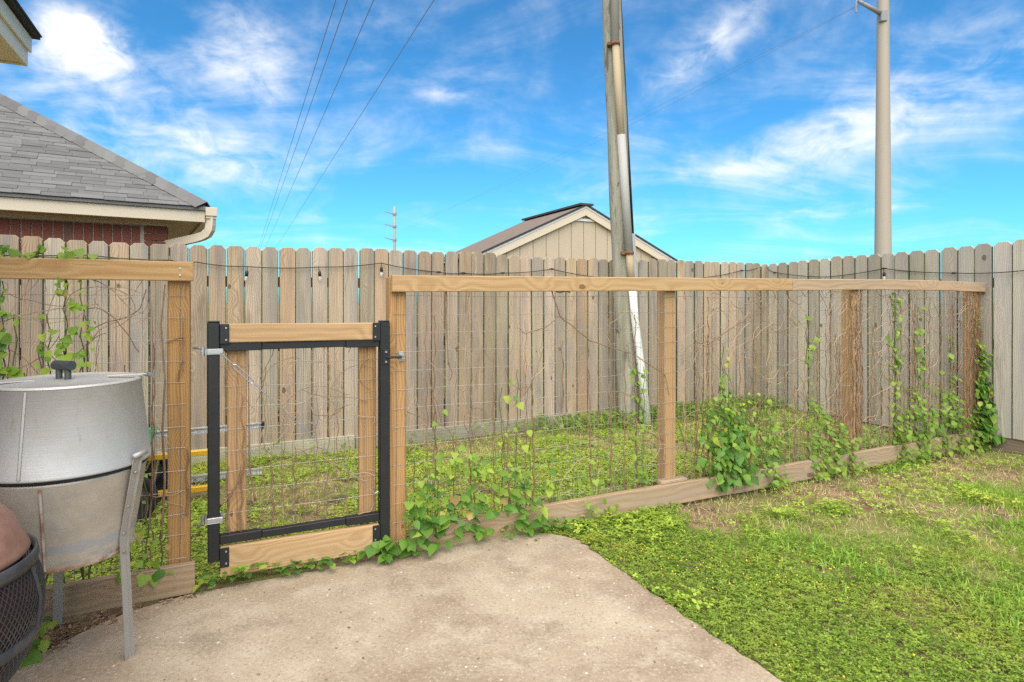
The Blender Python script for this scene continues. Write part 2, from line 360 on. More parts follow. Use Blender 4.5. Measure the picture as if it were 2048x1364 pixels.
def concrete():
    M = Mat('worn_concrete'); co = M.tc.outputs['Object']
    big = M.noise(co, 1.1, 6, .62, .3); mid = M.noise(co, 5.5, 7, .66); fine = M.noise(co, 70, 5, .7); fin2 = M.noise(co, 230, 2, .6)
    col = M.mix(M.step(big, .38, .62), (.30,.226,.155), (.445,.36,.26))
    col = M.mix(M.step(mid, .50, .66, 0, .6), col, (.50,.42,.315))
    col = M.mix(M.step(M.noise(M.map(co, (1,1,1), (7,3,0)), 3.2, 7, .7), .50, .68, 0, .6), col, (.225,.168,.115))
    col = M.mix(M.math('MULTIPLY', M.step(fine, .53, .68), .75), col, (.58,.49,.37))
    col = M.mix(M.math('MULTIPLY', M.step(fine, .46, .33), .65), col, (.17,.125,.085))
    col = M.mix(M.math('MULTIPLY', M.step(fin2, .55, .70), .6), col, (.14,.105,.075))
    vo = M.n('ShaderNodeTexVoronoi'); M.L(M.map(co, (26, 26, 26)), vo.inputs['Vector']); vo.inputs['Scale'].default_value = 1
    s2 = M.n('ShaderNodeSeparateColor'); M.L(vo.outputs['Color'], s2.inputs[0])
    chip = M.math('MULTIPLY', M.step(vo.outputs['Distance'], .10, .16, 1, 0), M.math('GREATER_THAN', s2.outputs[1], .80))
    col = M.mix(M.math('MULTIPLY', chip, .8), col, (.72,.66,.56))
    vo2 = M.n('ShaderNodeTexVoronoi'); M.L(M.map(co, (9, 9, 9)), vo2.inputs['Vector']); vo2.inputs['Scale'].default_value = 1
    s3 = M.n('ShaderNodeSeparateColor'); M.L(vo2.outputs['Color'], s3.inputs[0])
    pit = M.math('MULTIPLY', M.step(vo2.outputs['Distance'], .035, .06, 1, 0), M.math('GREATER_THAN', s3.outputs[0], .78))
    col = M.mix(M.math('MULTIPLY', pit, .8), col, (.05,.04,.03))
    M.bump(M.math('ADD', M.math('MULTIPLY', fine, .6), M.math('SUBTRACT', M.math('MULTIPLY', mid, .5), pit)), .35, .006)
    return M.fin(col, .9, 0, .2)
m_concrete = concrete()
# outline: along the wire fence, a rounded corner, then back past the camera
pts = []
for t in np.linspace(-.95, .67, 50): p = F(t, -.045+random.gauss(0,.0035)); pts.append((p.x, p.y))
for a in np.linspace(90, 0, 14)[1:]:
    p = F(.67+.33*cos(radians(a)), -.375+.33*sin(radians(a))); pts.append((p.x+random.gauss(0,.004), p.y+random.gauss(0,.004)))
for n_ in np.linspace(-.42, -5.2, 90): p = F(1.0+.025*sin(n_*1.3)+random.gauss(0,.005), n_); pts.append((p.x, p.y))
pts += [(-1.0,-1.6), (-1.9,-1.2), (-1.95,1.6), (-1.90,2.0), (-1.87,2.2)]+[tuple(F(a,b_))[:2] for a, b_ in ((-1.42,-.30),(-1.36,-.235),(-1.27,-.16),(-1.17,-.105),(-1.06,-.07))]
MB().prism(pts, -.10, 0.0).build('patio', m_concrete).__setitem__('kind', 'structure')
bpy.data.objects['patio']['label'] = 'stained concrete patio slab with a rounded corner'
PATIO = np.array(pts)
def in_poly(x, y, P):
    r = np.zeros(len(x), bool); n = len(P); j = n-1
    for i in range(n):
        c = ((P[i,1] > y) != (P[j,1] > y)) & (x < (P[j,0]-P[i,0])*(y-P[i,1])/(P[j,1]-P[i,1]+1e-12)+P[i,0]); r ^= c; j = i
    return r

# ------------------------------------------------------------------ board fences
def picket_mesh(name, w, h, th, mats, ear=.028):
    b = MB(); hw = w/2-.0015
    o = [(-hw,0),(hw,0),(hw,h-ear),(hw-ear,h),(-hw+ear,h),(-hw,h-ear)]
    n = len(o); v = [(x,0,z) for x,z in o]+[(x,th,z) for x,z in o]; e = .003
    v += [(x*(1-.0045/hw), -.004, z if z == 0 else z-e*.6) for x,z in o]
    b.add(v, [], 0)
    b.f += [tuple(range(2*n,3*n)), tuple(range(n,2*n))[::-1]]; b.m += [0,0]
    for i in range(n):
        k = (i+1)%n; side = 1 if i in (1,5) else 0
        b.f.append((i,i+n,k+n,k)[::-1]); b.m.append(side)
        b.f.append((i+2*n,i,k,k+2*n)[::-1]); b.m.append(side)
    return b.mesh(name, mats)
def board_fence(name, label, loc, rz, count, pitch, height, mesh_mats, raised=0, start=0, rng=None):
    t = thing(name, label, 'fence', loc, rz)
    R = random.Random(rng)
    ms = [picket_mesh('picket', pitch-.0005, 1.0*height, .016, mesh_mats, R.choice((.024,.03,.034))) for _ in range(4)]
    for i in range(count):
        x = start+(i+.5)*pitch; z0 = raised(x) if callable(raised) else raised
        o = link('picket', R.choice(ms), t, (x+R.gauss(0,.0015), R.gauss(0,.0022), z0+R.gauss(0,.004)), (R.gauss(0,.004), R.gauss(0,.0016), R.gauss(0,.012)))
        hs = (HT(x)-z0)/height; o.scale = (1-abs(R.gauss(0,.014)), 1, hs)
    L_ = count*pitch
    for z in (.32, .95, 1.52):
        MB().box((-L_/2,.024,-.045),(L_/2,.062,.045)).build('back_rail', m_rail_old, t, loc=(start+L_/2, 0, z))
    return t
HT = lambda x: 1.835+.012*sin(x*1.7)+.006*sin(x*5.1)
BF = board_fence('board_fence', 'long weathered wooden privacy fence of dog-eared pickets behind the wire fence', F(0,2.5), TH, 73, .1405, 1.83, [m_picket, m_picket_edge], 0.0, -4.6, 3)
kb = -4.6
for L_ in (2.44, 2.44, 2.44):
    MB().box((-L_/2+.003,-.034,0),(L_/2-.003,-.004,.135), bev=.003).build('kick_board', m_kick, BF, loc=(kb+L_/2, 0, -.03), rot=(random.gauss(0,.02), random.gauss(0,.003), 0)); kb += L_
# the side fence runs at right angles towards the camera
HT = lambda x: 1.83+.024*x+.008*sin(x*2.3)
SF = board_fence('side_fence', 'grey wooden side fence of dog-eared pickets meeting the end of the wire fence', F(5.62,2.46), TH-pi/2, 36, .150, 1.83, [m_picket_r, m_picket_edge], lambda x: .0 if x < 2.3 else .10, .0, 5)
MB().box((-2.3,.018,-.02),(2.3,.05,.13)).build('kick_board', m_rail_old, SF, loc=(3.2, 0, 0))
HT = None

# ------------------------------------------------------------------ wire fence
def mesh_wires(t0, t1, z0, z1, n=-.006, px=.0508, pz=.1016, r=.0012, rng=1, missing=0):
    R = random.Random(rng); b = MB(); k = 0
    nz = int((z1-z0)/pz)
    for i in range(nz+1):
        z = z0+i*pz; P = []; ph = R.random()*6
        for x in np.linspace(t0, t1, max(3, int((t1-t0)/.12))): P.append((x, n+.003*sin(x*9+ph)+R.gauss(0,.0012), z+.003*sin(x*5+ph)+R.gauss(0,.001)))
        b.tube(P, r, 4, cap=False)
    x = t0+.02
    while x < t1-.005:
        ph = R.random()*6; b.tube([(x+.002*sin(z*6+ph), n+.002, z) for z in np.linspace(z0-.02, z1, 7)], r, 4, cap=False); x += px
    return b
def vboard(parent, name, m, t, n, z0, z1, w, d, bev=.004, lab=None, rot=None):
    h = z1-z0; o = MB().box((-w/2,-d/2,0),(w/2,d/2,h), bev=bev).build(name, m, parent, loc=(t, n, z0), rot=rot)
    if lab: o['label'] = lab
    return o
def hboard(parent, name, m, t0, t1, n, z, h, d, dz=0, bev=.004, bend=0, zbend=0):
    L_ = sqrt((t1-t0)**2+dz**2); K = max(1, int(L_/.25)); b = MB()
    xs = np.linspace(-L_/2, L_/2, K+1); e = bev
    ring = [(-d/2+e,-h/2),(d/2-e,-h/2),(d/2,-h/2+e),(d/2,h/2-e),(d/2-e,h/2),(-d/2+e,h/2),(-d/2,h/2-e),(-d/2,-h/2+e)]
    v = []; f = []
    for x in xs:
        q = 4*(x/L_)**2; v += [(x, y+bend*(1-q), z_+zbend*(1-q)) for y, z_ in ring]
    for i in range(K):
        for k in range(8): k2 = (k+1)%8; f.append((i*8+k, i*8+k2, (i+1)*8+k2, (i+1)*8+k)[::-1])
    f.append(tuple(range(8))); f.append(tuple(K*8+k for k in range(8))[::-1])
    return b.add(v, f).build(name, m, parent, loc=((t0+t1)/2, n, z+dz/2), rot=(0, -math.atan2(dz, t1-t0), 0))
def screws(parent, pts_, m=m_galv, r=.006):
    for p in pts_: MB().tube([(0,0,0),(0,-.004,0)], [r, r*.8], 8).build('screw', m, parent, loc=p)

WF = thing('wire_fence', 'long pine-framed garden fence with wire mesh panels right of the gate', 'fence', F(0,0), TH)
for t in (.03, 1.90, 3.80, 5.53):
    vboard(WF, 'post', m_post, t, .046, -.05, 1.485+t*.004, .092, .088, .004)
hboard(WF, 'top_rail', m_lumber, -.012, 3.02, -.024, 1.4475, .089, .038, .028)
hboard(WF, 'top_rail', m_sill, 3.025, 5.60, -.024, 1.4715, .086, .036, .006, zbend=.014)
hboard(WF, 'bottom_board', m_sill, .085, 2.42, -.027, .062, .14, .038, .0)
hboard(WF, 'bottom_board', m_sill, 2.425, 4.30, -.027, .058, .14, .038, .012)
hboard(WF, 'bottom_board', m_sill, 4.305, 5.58, -.027, .066, .14, .038, .02)
for (a, b_) in ((.0, 1.90), (1.90, 3.80), (3.80, 5.55)):
    o = mesh_wires(a, b_, .06, 1.46, -.0035, rng=int(a*10)).build('wire_mesh', m_wire, WF); o['kind'] = 'stuff'
hboard(WF, 'nailing_cleat', m_sill, 1.80, 2.02, -.002, .142, .02, .05)
LF = thing('wire_fence_section', 'short pine-framed wire mesh fence section behind the steel smoker', 'fence', F(-1.0,0), TH)
vboard(LF, 'post', m_post, -.008, .046, -.05, 1.53, .092, .088, .004); vboard(LF, 'post', m_post, -1.75, .046, -.05, 1.53, .092, .088, .004)
hboard(LF, 'top_rail', m_lumber, -1.86, .052, -.024, 1.4925, .089, .038, .0)
hboard(LF, 'bottom_board', m_sill, -1.86, .06, -.027, .058, .14, .038, .012)
o = mesh_wires(-1.8, .02, .06, 1.47, -.0035, rng=77).build('wire_mesh', m_wire, LF); o['kind'] = 'stuff'
screws(LF, [(-.0,-.0435,1.505), (-.0,-.0435,1.475), (-.02,-.0465,.10), (-.02,-.0465,.05)])

# ------------------------------------------------------------------ gate
GT = thing('garden_gate', 'black steel and pine garden gate with wire mesh infill', 'gate', F(-.862,0), TH)
GW = .81
def upright(x, z0, z1):
    o = MB().box((-.026,-.026,0),(.026,.026,z1-z0), bev=.004).build('upright', m_black, GT, loc=(x,-.02,z0))
    MB().box((-.027,-.027,0),(.027,.027,.006), bev=.003).build('cap', m_black, o, loc=(0,0,z1-z0)); return o
upright(0, .128, 1.255); upright(GW, .098, 1.245)
hboard(GT, 'top_board', m_lumber, .036, GW-.036, -.026, 1.2025, .089, .038, -.006)
hboard(GT, 'bottom_board', m_lumber, .030, GW-.034, -.030, .122, .14, .038, -.010)
for z, dz in ((1.138, -.004), (.222, -.008)):
    for (a, b_, s) in ((.026, .21, .021), (GW-.20, GW-.026, .021), (.21, GW-.20, .0175)):
        MB().box((-(b_-a)/2,-s,-s),((b_-a)/2,s,s), bev=.003).build('crossbar', m_black, GT, loc=((a+b_)/2, -.014, z+dz*(a+b_)/2/GW))
for x in (.10, GW-.078):
    vboard(GT, 'slat', m_post, x, .030, .20, 1.15, .088, .038)
for (x, z) in ((.046, 1.20), (GW-.046, 1.195), (.046, .145), (GW-.046, .135)):
    o = MB().box((-.020,-.004,-.047),(.020,0,.047), bev=.002).build('bracket', m_black, GT, loc=(x,-.0505,z))
    for dz in (-.028, .028): MB().tube([(0,0,0),(0,-.004,0)], [.0052,.004], 8).build('screw', m_galv, o, loc=(.007*(1 if x < .4 else -1),-.004,dz))
o = mesh_wires(.03, GW-.03, .23, 1.13, -.002, rng=5).build('wire_mesh', m_wire, GT); o['kind'] = 'stuff'
for z in (1.118, .325):   # galvanised hinge straps on eye bolts
    b = MB().box((-.03,-.052,-.014),(.042,-.047,.014), bev=.004).box((-.03,.008,-.014),(.042,.012,.014)).box((-.034,-.052,-.014),(-.029,.012,.014))
    o = b.build('hinge', m_galv, GT, loc=(0,0,z))
    MB().tube([(.034,-.06,0),(.034,.02,0)], .0065, 8).build('bolt', m_galv, o)
    MB().tube([(-.045,-.02,-.02),(-.045,-.02,.022)], .0095, 10).build('hinge_pin', m_galv, o)
    MB().tube([(-.045,-.02,.012 if z > .8 else -.022),(-.062,-.01,.016 if z > .8 else -.026),(-.085,.012,.016 if z > .8 else -.028)], .006, 8).build('eye_bolt', m_galv, o)
# diagonal tension cable with a turnbuckle
A = Vector((.034,-.058,1.105)); B_ = Vector((GW-.045,-.03,.335)); dv = (B_-A).normalized(); sdv = Vector((dv.z,0,-dv.x))
b = MB().tube([A, A+dv*.07], .003, 6).tube([A+dv*.20, A+dv*.27], .003, 6)
b.tube([A+dv*.07, A+dv*.08+sdv*.009, A+dv*.19+sdv*.009, A+dv*.2], .0028, 6).tube([A+dv*.07, A+dv*.08-sdv*.009, A+dv*.19-sdv*.009, A+dv*.2], .0028, 6)
b.build('turnbuckle', m_galv, GT)
MB().tube([A+dv*.27, B_-dv*.05], .0017, 5).build('tension_cable', m_galv, GT)
C_ = B_-dv*.05
MB().tube([C_, B_-dv*.01, B_+Vector((.012,0,.015)), B_+Vector((.024,0,.002)), B_+Vector((.02,0,-.03))], .0028, 6).build('cable_hook', m_galv, GT)
# latch
o = MB().box((-.018,-.004,-.042),(.018,0,.042), bev=.002).build('latch_plate', m_black, GT, loc=(GW+.004,-.0475,1.06))
for dz in (-.026,.026): MB().tube([(0,0,0),(0,-.005,0)], [.0065,.005], 8).build('screw', m_galv, o, loc=(0,-.004,dz))
MB().tube([(GW+.004,-.052,1.06),(GW+.02,-.066,1.058),(GW+.085,-.064,1.056)], .0062, 8).build('latch_bar', m_black, GT)
o = MB().box((-.014,-.003,-.027),(.014,0,.027), bev=.001).box((-.012,-.03,.006),(.012,-.003,.010)).box((-.012,-.03,-.012),(.012,-.003,-.008)).build('latch_catch', m_galv, WF, loc=(.046,-.004,1.056))

# ------------------------------------------------------------------ utility pole with conduits
def polemat():
    M = Mat('old_utility_pole'); co = M.tc.outputs['Object']
    st = M.noise(M.map(co, (14,14,1.1)), 1.0, 5, .65); fi = M.noise(M.map(co, (70,70,2.5)), 1.0, 4, .65); pa = M.noise(M.map(co, (9,9,2.6)), 1.0, 4, .7, .6)
    col = M.mix(M.step(st, .35, .65), (.36,.325,.255), (.235,.22,.165))
    col = M.mix(M.step(pa, .55, .66, 0, .8), col, (.105,.095,.07)); col = M.mix(M.step(fi, .56, .74, 0, .7), col, (.42,.39,.31))
    col = M.mix(M.step(fi, .38, .26, 0, .7), col, (.07,.06,.045))
    M.bump(M.math('ADD', fi, M.math('MULTIPLY', pa, -.6)), .6, .015); return M.fin(col, .9, 0, .1)
m_pole = polemat()
m_pvc = paint('weathered_pvc', (.36,.345,.315), .85, .5, 3, (.27,.24,.20), (4,4,.6)); m_pvc_y = paint('yellowed_pvc', (.36,.285,.185), .85, .7, 3, (.44,.28,.10), (6,6,.5)); m_grey_guard = paint('grey_guard', (.42,.43,.45), .7, .25, 4)
m_pvc_w = paint('white_pvc', (.66,.65,.62), .7, .3, 4, (.50,.47,.42), (4,4,.8))
m_rust = paint('rusted_strap', (.13,.055,.03), .85, .6, 12, (.28,.12,.05))
m_cable = paint('black_cable', (.02,.02,.021), .6, .3, 20)
up_loc = Vector((1.318, 6.75, 0)); UP = thing('utility_pole', 'leaning round wooden utility pole with a white conduit strapped to its side', 'utility pole', up_loc)
lean = Vector((-.042, .0, 1.0))
P = []; Rr = []
for i in range(30):
    z = -.2+i*.33; P.append(lean*z+Vector((.004*sin(i*1.3), .004*cos(i*.9), 0))); Rr.append(.124-.0038*z+random.gauss(0,.0008))
MB().tube(P, Rr, 28).build('pole', m_pole, UP, True)
def upx(px, py, y): return Vector(((px-1024)/1200*y, y, CAM_H+(600-py)/1200*y))-up_loc
yc = 6.60
q = [upx(1229,0,yc), upx(1230,90,yc)]; q0 = q[0]+(q[0]-q[1])*4.5
MB().tube([q0, upx(1230,89,yc)], .047, 20).build('conduit', m_pvc, UP, True)
MB().tube([upx(1231,87,yc), upx(1244,300,yc)], .040, 20).build('conduit', m_pvc_y, UP, True)
MB().tube([upx(1242.5,270,yc), upx(1258,505,yc)], .046, 20).build('conduit', m_pvc, UP, True)
MB().tube([upx(1258,502,yc), upx(1263.5,570,yc)], .040, 20).build('conduit', m_pvc_y, UP, True)
MB().tube([upx(1263,560,yc), upx(1270,640,yc), upx(1283,740,yc), upx(1297,852,yc)+Vector((0,0,-.06))], .042, 20).build('conduit', m_pvc_w, UP, True)
for (px, py) in ((1230.5,88), (1258,506)):
    c = upx(px, py, yc); o = MB().tube([c+Vector((0,0,-.018)), c+Vector((0,0,.018))], .052, 20).build('strap', m_rust, UP, True)
    MB().box((-.085,-.02,-.016),(-.05,.06,.016)).build('strap_lug', m_rust, o, loc=c)
MB().tube([upx(1241,0,6.72)+Vector((-.17,0,3)), upx(1241,0,6.72), upx(1254,250,6.72), upx(1266,470,6.72)], .013, 8).build('ground_cable', m_cable, UP, True)
MB().box((-.02,-.015,0),(.02,.015,1.05)).build('cable_guard', m_grey_guard, UP, loc=upx(1272,467,6.72)+Vector((0,0,-1.05)), rot=(0,-.03,0))

# ------------------------------------------------------------------ string lights on the board fence
m_bulb = Mat('bulb_glass'); m_bulb.b.inputs['Transmission Weight'].default_value = .55; m_bulb = m_bulb.fin((.85,.82,.78), .18)
SL = thing('string_lights', 'black string lights with small clear bulbs strung along the weathered fence', 'string lights', F(0,2.5), TH)
def fline(px, py, n=2.5-.035):
    r = (px-1024)/1200; t = (r*(P0[1]+n*DX)-P0[0]+n*DY)/(DX-r*DY); p = F(t, n); return Vector((t, n-2.5, CAM_H+(600-py)/1200*p.y))
def strand(anchors, sag, parent, tr=lambda v: v):
    P = []
    for a, b_ in zip(anchors[:-1], anchors[1:]):
        for k in range(10):
            s = k/10; v = a.lerp(b_, s); v.z -= sag*4*s*(1-s); P.append(tr(v))
    P.append(tr(anchors[-1])); MB().tube(P, .0045, 6).build('cable', m_cable, parent, True)
an = [fline(*q) for q in ((-160,505),(180,510),(340,520),(393,524),(495,533),(637,534),(762,526),(876,544),(926,546),(1005,546),(1103,538),(1210,556),(1300,560),(1400,556),(1483,541),(1515,536))]
strand(an, .012, SL)
def bulb(p, parent, tilt=0):
    o = MB().tube([(0,0,.0),(.003,-.006,-.045)], .0035, 6).build('bulb_cord', m_cable, parent, loc=p, rot=(0,tilt,0))
    s = MB().lathe([(.0,-.035),(.008,-.037),(.013,-.05),(.014,-.085),(.0,-.085)], 12, (.003,-.006)).build('socket', m_cable, o, True)
    MB().lathe([(.011,-.085),(.0135,-.10),(.012,-.118),(.006,-.128),(0,-.129)], 12, (.003,-.006)).build('bulb', m_bulb, o, True)
for i in (4,5,6): bulb(an[i], SL, random.gauss(0,.1))
for i in (1,): bulb(an[i], SL)
for i in (7,8,9,10,14): MB().tube([(-.03,-.002,0),(0,-.006,0),(.03,-.002,0)], [.004,.013,.004], 6).build('socket', m_cable, SL, True, loc=an[i])
S2 = thing('string_lights', 'black string light cable strung along the grey side fence', 'string lights', F(5.62,0), TH)
def sline(px, py, t=5.585):
    r = (px-1024)/1200; n = (P0[0]+t*DX-r*(P0[1]+t*DY))/(DY+r*DX); p = F(t, n); return Vector((t-5.62, n, CAM_H+(600-py)/1200*p.y))
an = [sline(*q) for q in ((1532,534),(1550,545),(1650,554),(1768,537),(1908,546),(2048,541),(2200,520))]
strand(an, .012, S2)
for i in (1,3,4): MB().tube([(0,-.03,0),(-.006,0,0),(0,.03,0)], [.004,.013,.004], 6).build('socket', m_cable, S2, True, loc=an[i])
for i in (3,): bulb(an[i]+Vector((-.01,0,0)), S2)

# ------------------------------------------------------------------ neighbour's brick house
m_trim = paint('beige_trim', (.60,.50,.37), .6, .18, 2, (.50,.40,.28), (1,1,1)); m_soffit = paint('beige_soffit', (.50,.42,.28), .7, .2, 3)
m_mortar = paint('mortar', (.52,.42,.33), .9, .3, 20)
def shinglemat(name, a, b_):
    M = Mat(name); co = M.objco(); g = M.noise(co, 260, 3, .7); l = M.noise(co, 5, 4)
    col = M.mix(M.step(M.rand, 0, 1), a, b_); col = M.mix(M.step(g, .40, .66, 0, .55), col, tuple(x*1.6 for x in a)); col = M.mix(M.step(l, .45, .75, 0, .3), col, tuple(x*.6 for x in a))
    M.bump(g, .5, .004); return M.fin(col, .95, 0, .15)
m_shingle = shinglemat('grey_shingle', (.115,.112,.109), (.175,.17,.163)); m_shingle_dark = shinglemat('charcoal_shingle', (.045,.043,.042), (.07,.066,.064)); m_shingle_brown = shinglemat('brown_shingle', (.16,.125,.10), (.22,.17,.135))
def brickmat():
    M = Mat('red_brick'); co = M.objco(); g = M.noise(co, 40, 5, .65)
    c = M.mix(M.math('GREATER_THAN', M.rand, .72), (.24,.078,.055), (.125,.088,.078)); c = M.mix(M.step(M.rand, 0, .7, 0, .5), c, (.27,.10,.065))
    c = M.mix(M.step(g, .45, .7, 0, .45), c, (.13,.055,.045)); M.bump(g, .4, .006); return M.fin(c, .9, 0, .15)
m_brick = brickmat()
HA = radians(32.5); HZ = 6.3; HC = Vector(((410-1024)/1200*HZ, HZ, 0))
BH = thing('brick_house', 'red brick house with grey shingled hip roof beyond the fence', 'house', HC, HA)
EZ = CAM_H+(600-409)/1200*HZ; FB = EZ-.165; INS = .32; PITCH = .69; BX = -5.2; BY = 6.0
wall = MB().box((BX,INS+.012,0),(-INS-.012,INS+.2,FB)).box((-INS-.2,INS+.012,0),(-INS-.012,BY,FB)).build('wall', m_mortar, BH)
bw = MB().box((-.0355,-.012,-.105),(.0355,.03,.105), bev=.003).mesh('brick', m_brick); bs = MB().box((-.105,-.012,-.034),(.105,.03,.034), bev=.003).mesh('brick', m_brick)
zt = FB-.055
x = BX+.05
while x < -INS-.27:
    link('brick', bw, wall, (x, INS+.012+random.gauss(0,.0015), zt-.115)); x += .081
xr = x-.03; z = zt-.04
for k in range(3):
    link('brick', bs, wall, (-INS-.115, INS+.012+random.gauss(0,.0015), zt-.042-k*.078)); 
z = zt-.115-.105-.048
for row in range(3):
    x = BX+(.1 if row%2 else .22)
    while x < -INS-.1:
        link('brick', bs, wall, (x, INS+.012+random.gauss(0,.0015), z)); x += .2205
    z -= .078
for row in range(6):
    for j in range(8): link('brick', bs, wall, (-INS-.012, INS+.13+j*.2205+(.11 if row%2 else 0), zt-.042-row*.078), (0,0,pi/2))
hb = MB().box((BX,INS-.012,FB-.055),(-INS+.012,INS+.004,FB-.002)).build('frieze_board', m_trim, BH)
MB().box((BX,.02,FB-.001),(-.02,INS+.02,FB+.012)).box((-INS-.02,INS+.02,FB-.001),(-.02,BY,FB+.012)).build('soffit', m_soffit, BH)
MB().box((BX,-.0,FB-.022),(0,.02,EZ-.018), bev=.002).build('fascia', m_trim, BH)
MB().box((-.02,.021,FB-.022),(0,BY,EZ-.018), bev=.002).build('fascia', m_trim, BH)
MB().box((-.026,.5,FB-.02),(-.0205,.52,FB)).build('trim_strip', m_trim, BH)
rw = -BX; rt = EZ-.016
rv = [(BX,-.03,rt-.02),(.03,-.03,rt-.02),(.03,BY,rt-.02),(-2.6,2.6,rt+2.6*PITCH),(BX,2.6,rt+2.6*PITCH),(-2.6,BY,rt+2.6*PITCH)]
roof = MB().add(rv+[(a,b_,c-.03) for a,b_,c in rv[:3]], [(0,1,3,4),(1,2,5,3),(6,7,1,0),(7,8,2,1)]).build('roof', m_shingle, BH)
# shingles: courses of tabs, each proud of the sheet below
ang = math.atan(PITCH); EXP = .078; sm = []
for w_ in (.17,.20,.225,.26): sm.append((w_, MB().box((-w_/2+.0012,0,0),(w_/2-.0012,EXP*1.12,.006)).mesh('shingle', m_shingle)))
row = 0; R = random.Random(4)
while row < 31:
    s = row*EXP-.02; y = s*cos(ang)-.03; x = -y-.10+R.random()*-.1; lim = -3.05
    while x > lim:
        w_, me = R.choice(sm); link('shingle', me, roof, (x-w_/2, y, rt-.012+s*sin(ang)+R.choice((.003,.005,.008))), (ang-.035,0,0)); x -= w_
    row += 1
hd = Vector((-1,1,PITCH)).normalized(); capm = MB().add([(-.13,0,-.085),(0,0,.0),(.13,0,-.085),(-.12,.22,-.088),(0,.22,-.003),(.12,.22,-.088),(-.13,0,-.092),(0,0,-.008),(.13,0,-.092)], [(0,1,4,3),(1,2,5,4),(6,7,1,0),(7,8,2,1)]).mesh('hip_shingle', m_shingle)
mx = Matrix((Vector((1,1,0)).normalized(), hd, Vector((1,1,0)).normalized().cross(hd))).transposed().to_4x4()
for i in range(28):
    o = link('hip_shingle', capm, roof); o.matrix_local = Matrix.Translation(Vector((.02,-.02,rt+.045))+hd*(i*.145)) @ mx @ Matrix.Rotation(.03,4,'X')
# gutter end and downspout elbow
MB().box((.003,-.035,FB+.045),(.115,BY,FB+.135), bev=.004).build('gutter', m_trim, BH)
ds = BH
ctr = [(.055,.02,FB+.045),(.055,.02,FB-.05),(.05,.025,FB-.09),(.03,.05,FB-.135),(-.01,.09,FB-.16),(-.06,.13,FB-.178),(-.40,.40,FB-.265),(-.45,.43,FB-.30),(-.46,.44,FB-.5)]
b = MB(); v = []; nn = len(ctr)
for i, p in enumerate(ctr):
    p = Vector(p); T = (Vector(ctr[min(i+1,nn-1)])-Vector(ctr[max(i-1,0)])).normalized(); S = T.cross(Vector((.6,.8,0))).normalized() if abs(T.z) > .9 else T.cross(Vector((0,0,1))).normalized()
    S = Vector((.64,.77,0)).cross(T).normalized() if False else T.cross(Vector((.64,.77,0))).normalized(); U = S.cross(T).normalized()
    v += [p+S*.042+U*.03, p-S*.042+U*.03, p-S*.042-U*.03, p+S*.042-U*.03]
b.add(v, [(i*4+k, i*4+(k+1)%4, i*4+4+(k+1)%4, i*4+4+k) for i in range(nn-1) for k in range(4)]).build('downspout', m_trim, BH)
MB().box((.01,-.02,FB+.02),(.10,.065,FB+.05)).build('gutter_outlet', m_trim, BH)

# ------------------------------------------------------------------ own house: eave corner overhead
m_eave = paint('cream_eave_paint', (.66,.58,.46), .6, .15, 2)
EC = Vector(((56-1024)/1200*2.80, 2.80, 0)); EH = thing('house_eave', 'cream boxed roof eave corner overhead with dark shingle edge', 'eave', EC, TH)
eb = CAM_H+(600-130)/1200*2.80
MB().box((-1.6,-1.7,eb),(-.022,-.022,eb+.012)).build('soffit', m_eave, EH)
MB().box((-.02,-1.7,eb-.008),(0,0,eb+.125), bev=.002).build('fascia', m_eave, EH)
MB().box((-1.6,-.02,eb-.008),(-.021,0,eb+.125), bev=.002).build('fascia', m_eave, EH)
MB().box((.0005,-1.7,eb+.062),(.012,.011,eb+.132), bev=.002).build('trim_board', m_eave, EH)
er = MB().add([(.04,.03,eb+.135),(.04,-1.7,eb+.135),(-1.0,-1.7,eb+.50),(-1.0,-1.0,eb+.50),(-1.6,.03,eb+.135),(-1.6,-1.0,eb+.50),
  (.04,.03,eb+.15),(.04,-1.7,eb+.15),(-1.0,-1.7,eb+.515),(-1.0,-1.0,eb+.515),(-1.6,.03,eb+.15),(-1.6,-1.0,eb+.515)],
  [(0,3,2,1),(0,4,5,3),(6,7,8,9),(6,9,11,10),(0,1,7,6),(4,0,6,10)]).build('roof', m_shingle_dark, EH)
for i in range(5): MB().box((-.03,-.165,0),(.012,.165,.007)).build('shingle', m_shingle_dark, er, loc=(.035,-.14-i*.335,eb+.148), rot=(0,.34,0))
MB().box((-1.6,-1.7,0),(-.55,-.55,eb)).build('wall', m_brick, EH)

# ------------------------------------------------------------------ beige gabled shed behind
m_siding = paint('beige_siding', (.47,.375,.265), .7, .3, 2.2, (.37,.315,.18), (3,3,.7)); m_groove = paint('siding_groove', (.32,.24,.15), .9, .3, 5)
SHZ = 12.6; SP = Vector(((1172-1024)/1200*SHZ, SHZ, 0)); SH = thing('gabled_shed', 'beige panelled gable shed with a dark shingle roof beyond the fence', 'shed', SP, TH)
rh = CAM_H+(600-410)/1200*SHZ; sp = .455; hw = 2.52; Ls = 2.6; wh = 2.3
wv = []; xs = list(np.arange(-hw+.12, hw-.1, .30))
wall = MB().add([(-hw+.12,.10,0),(hw-.12,.10,0),(hw-.12,.10,rh-.12-(hw-.12)*sp),(0,.10,rh-.12),(-hw+.12,.10,rh-.12-(hw-.12)*sp)]+[(-hw+.12,Ls,0),(hw-.12,Ls,0),(hw-.12,Ls,rh-.12-(hw-.12)*sp),(0,Ls,rh-.12),(-hw+.12,Ls,rh-.12-(hw-.12)*sp)], [(0,1,2,3,4),(5,9,8,7,6),(0,4,9,5),(1,6,7,2)]).build('wall', m_groove, SH)
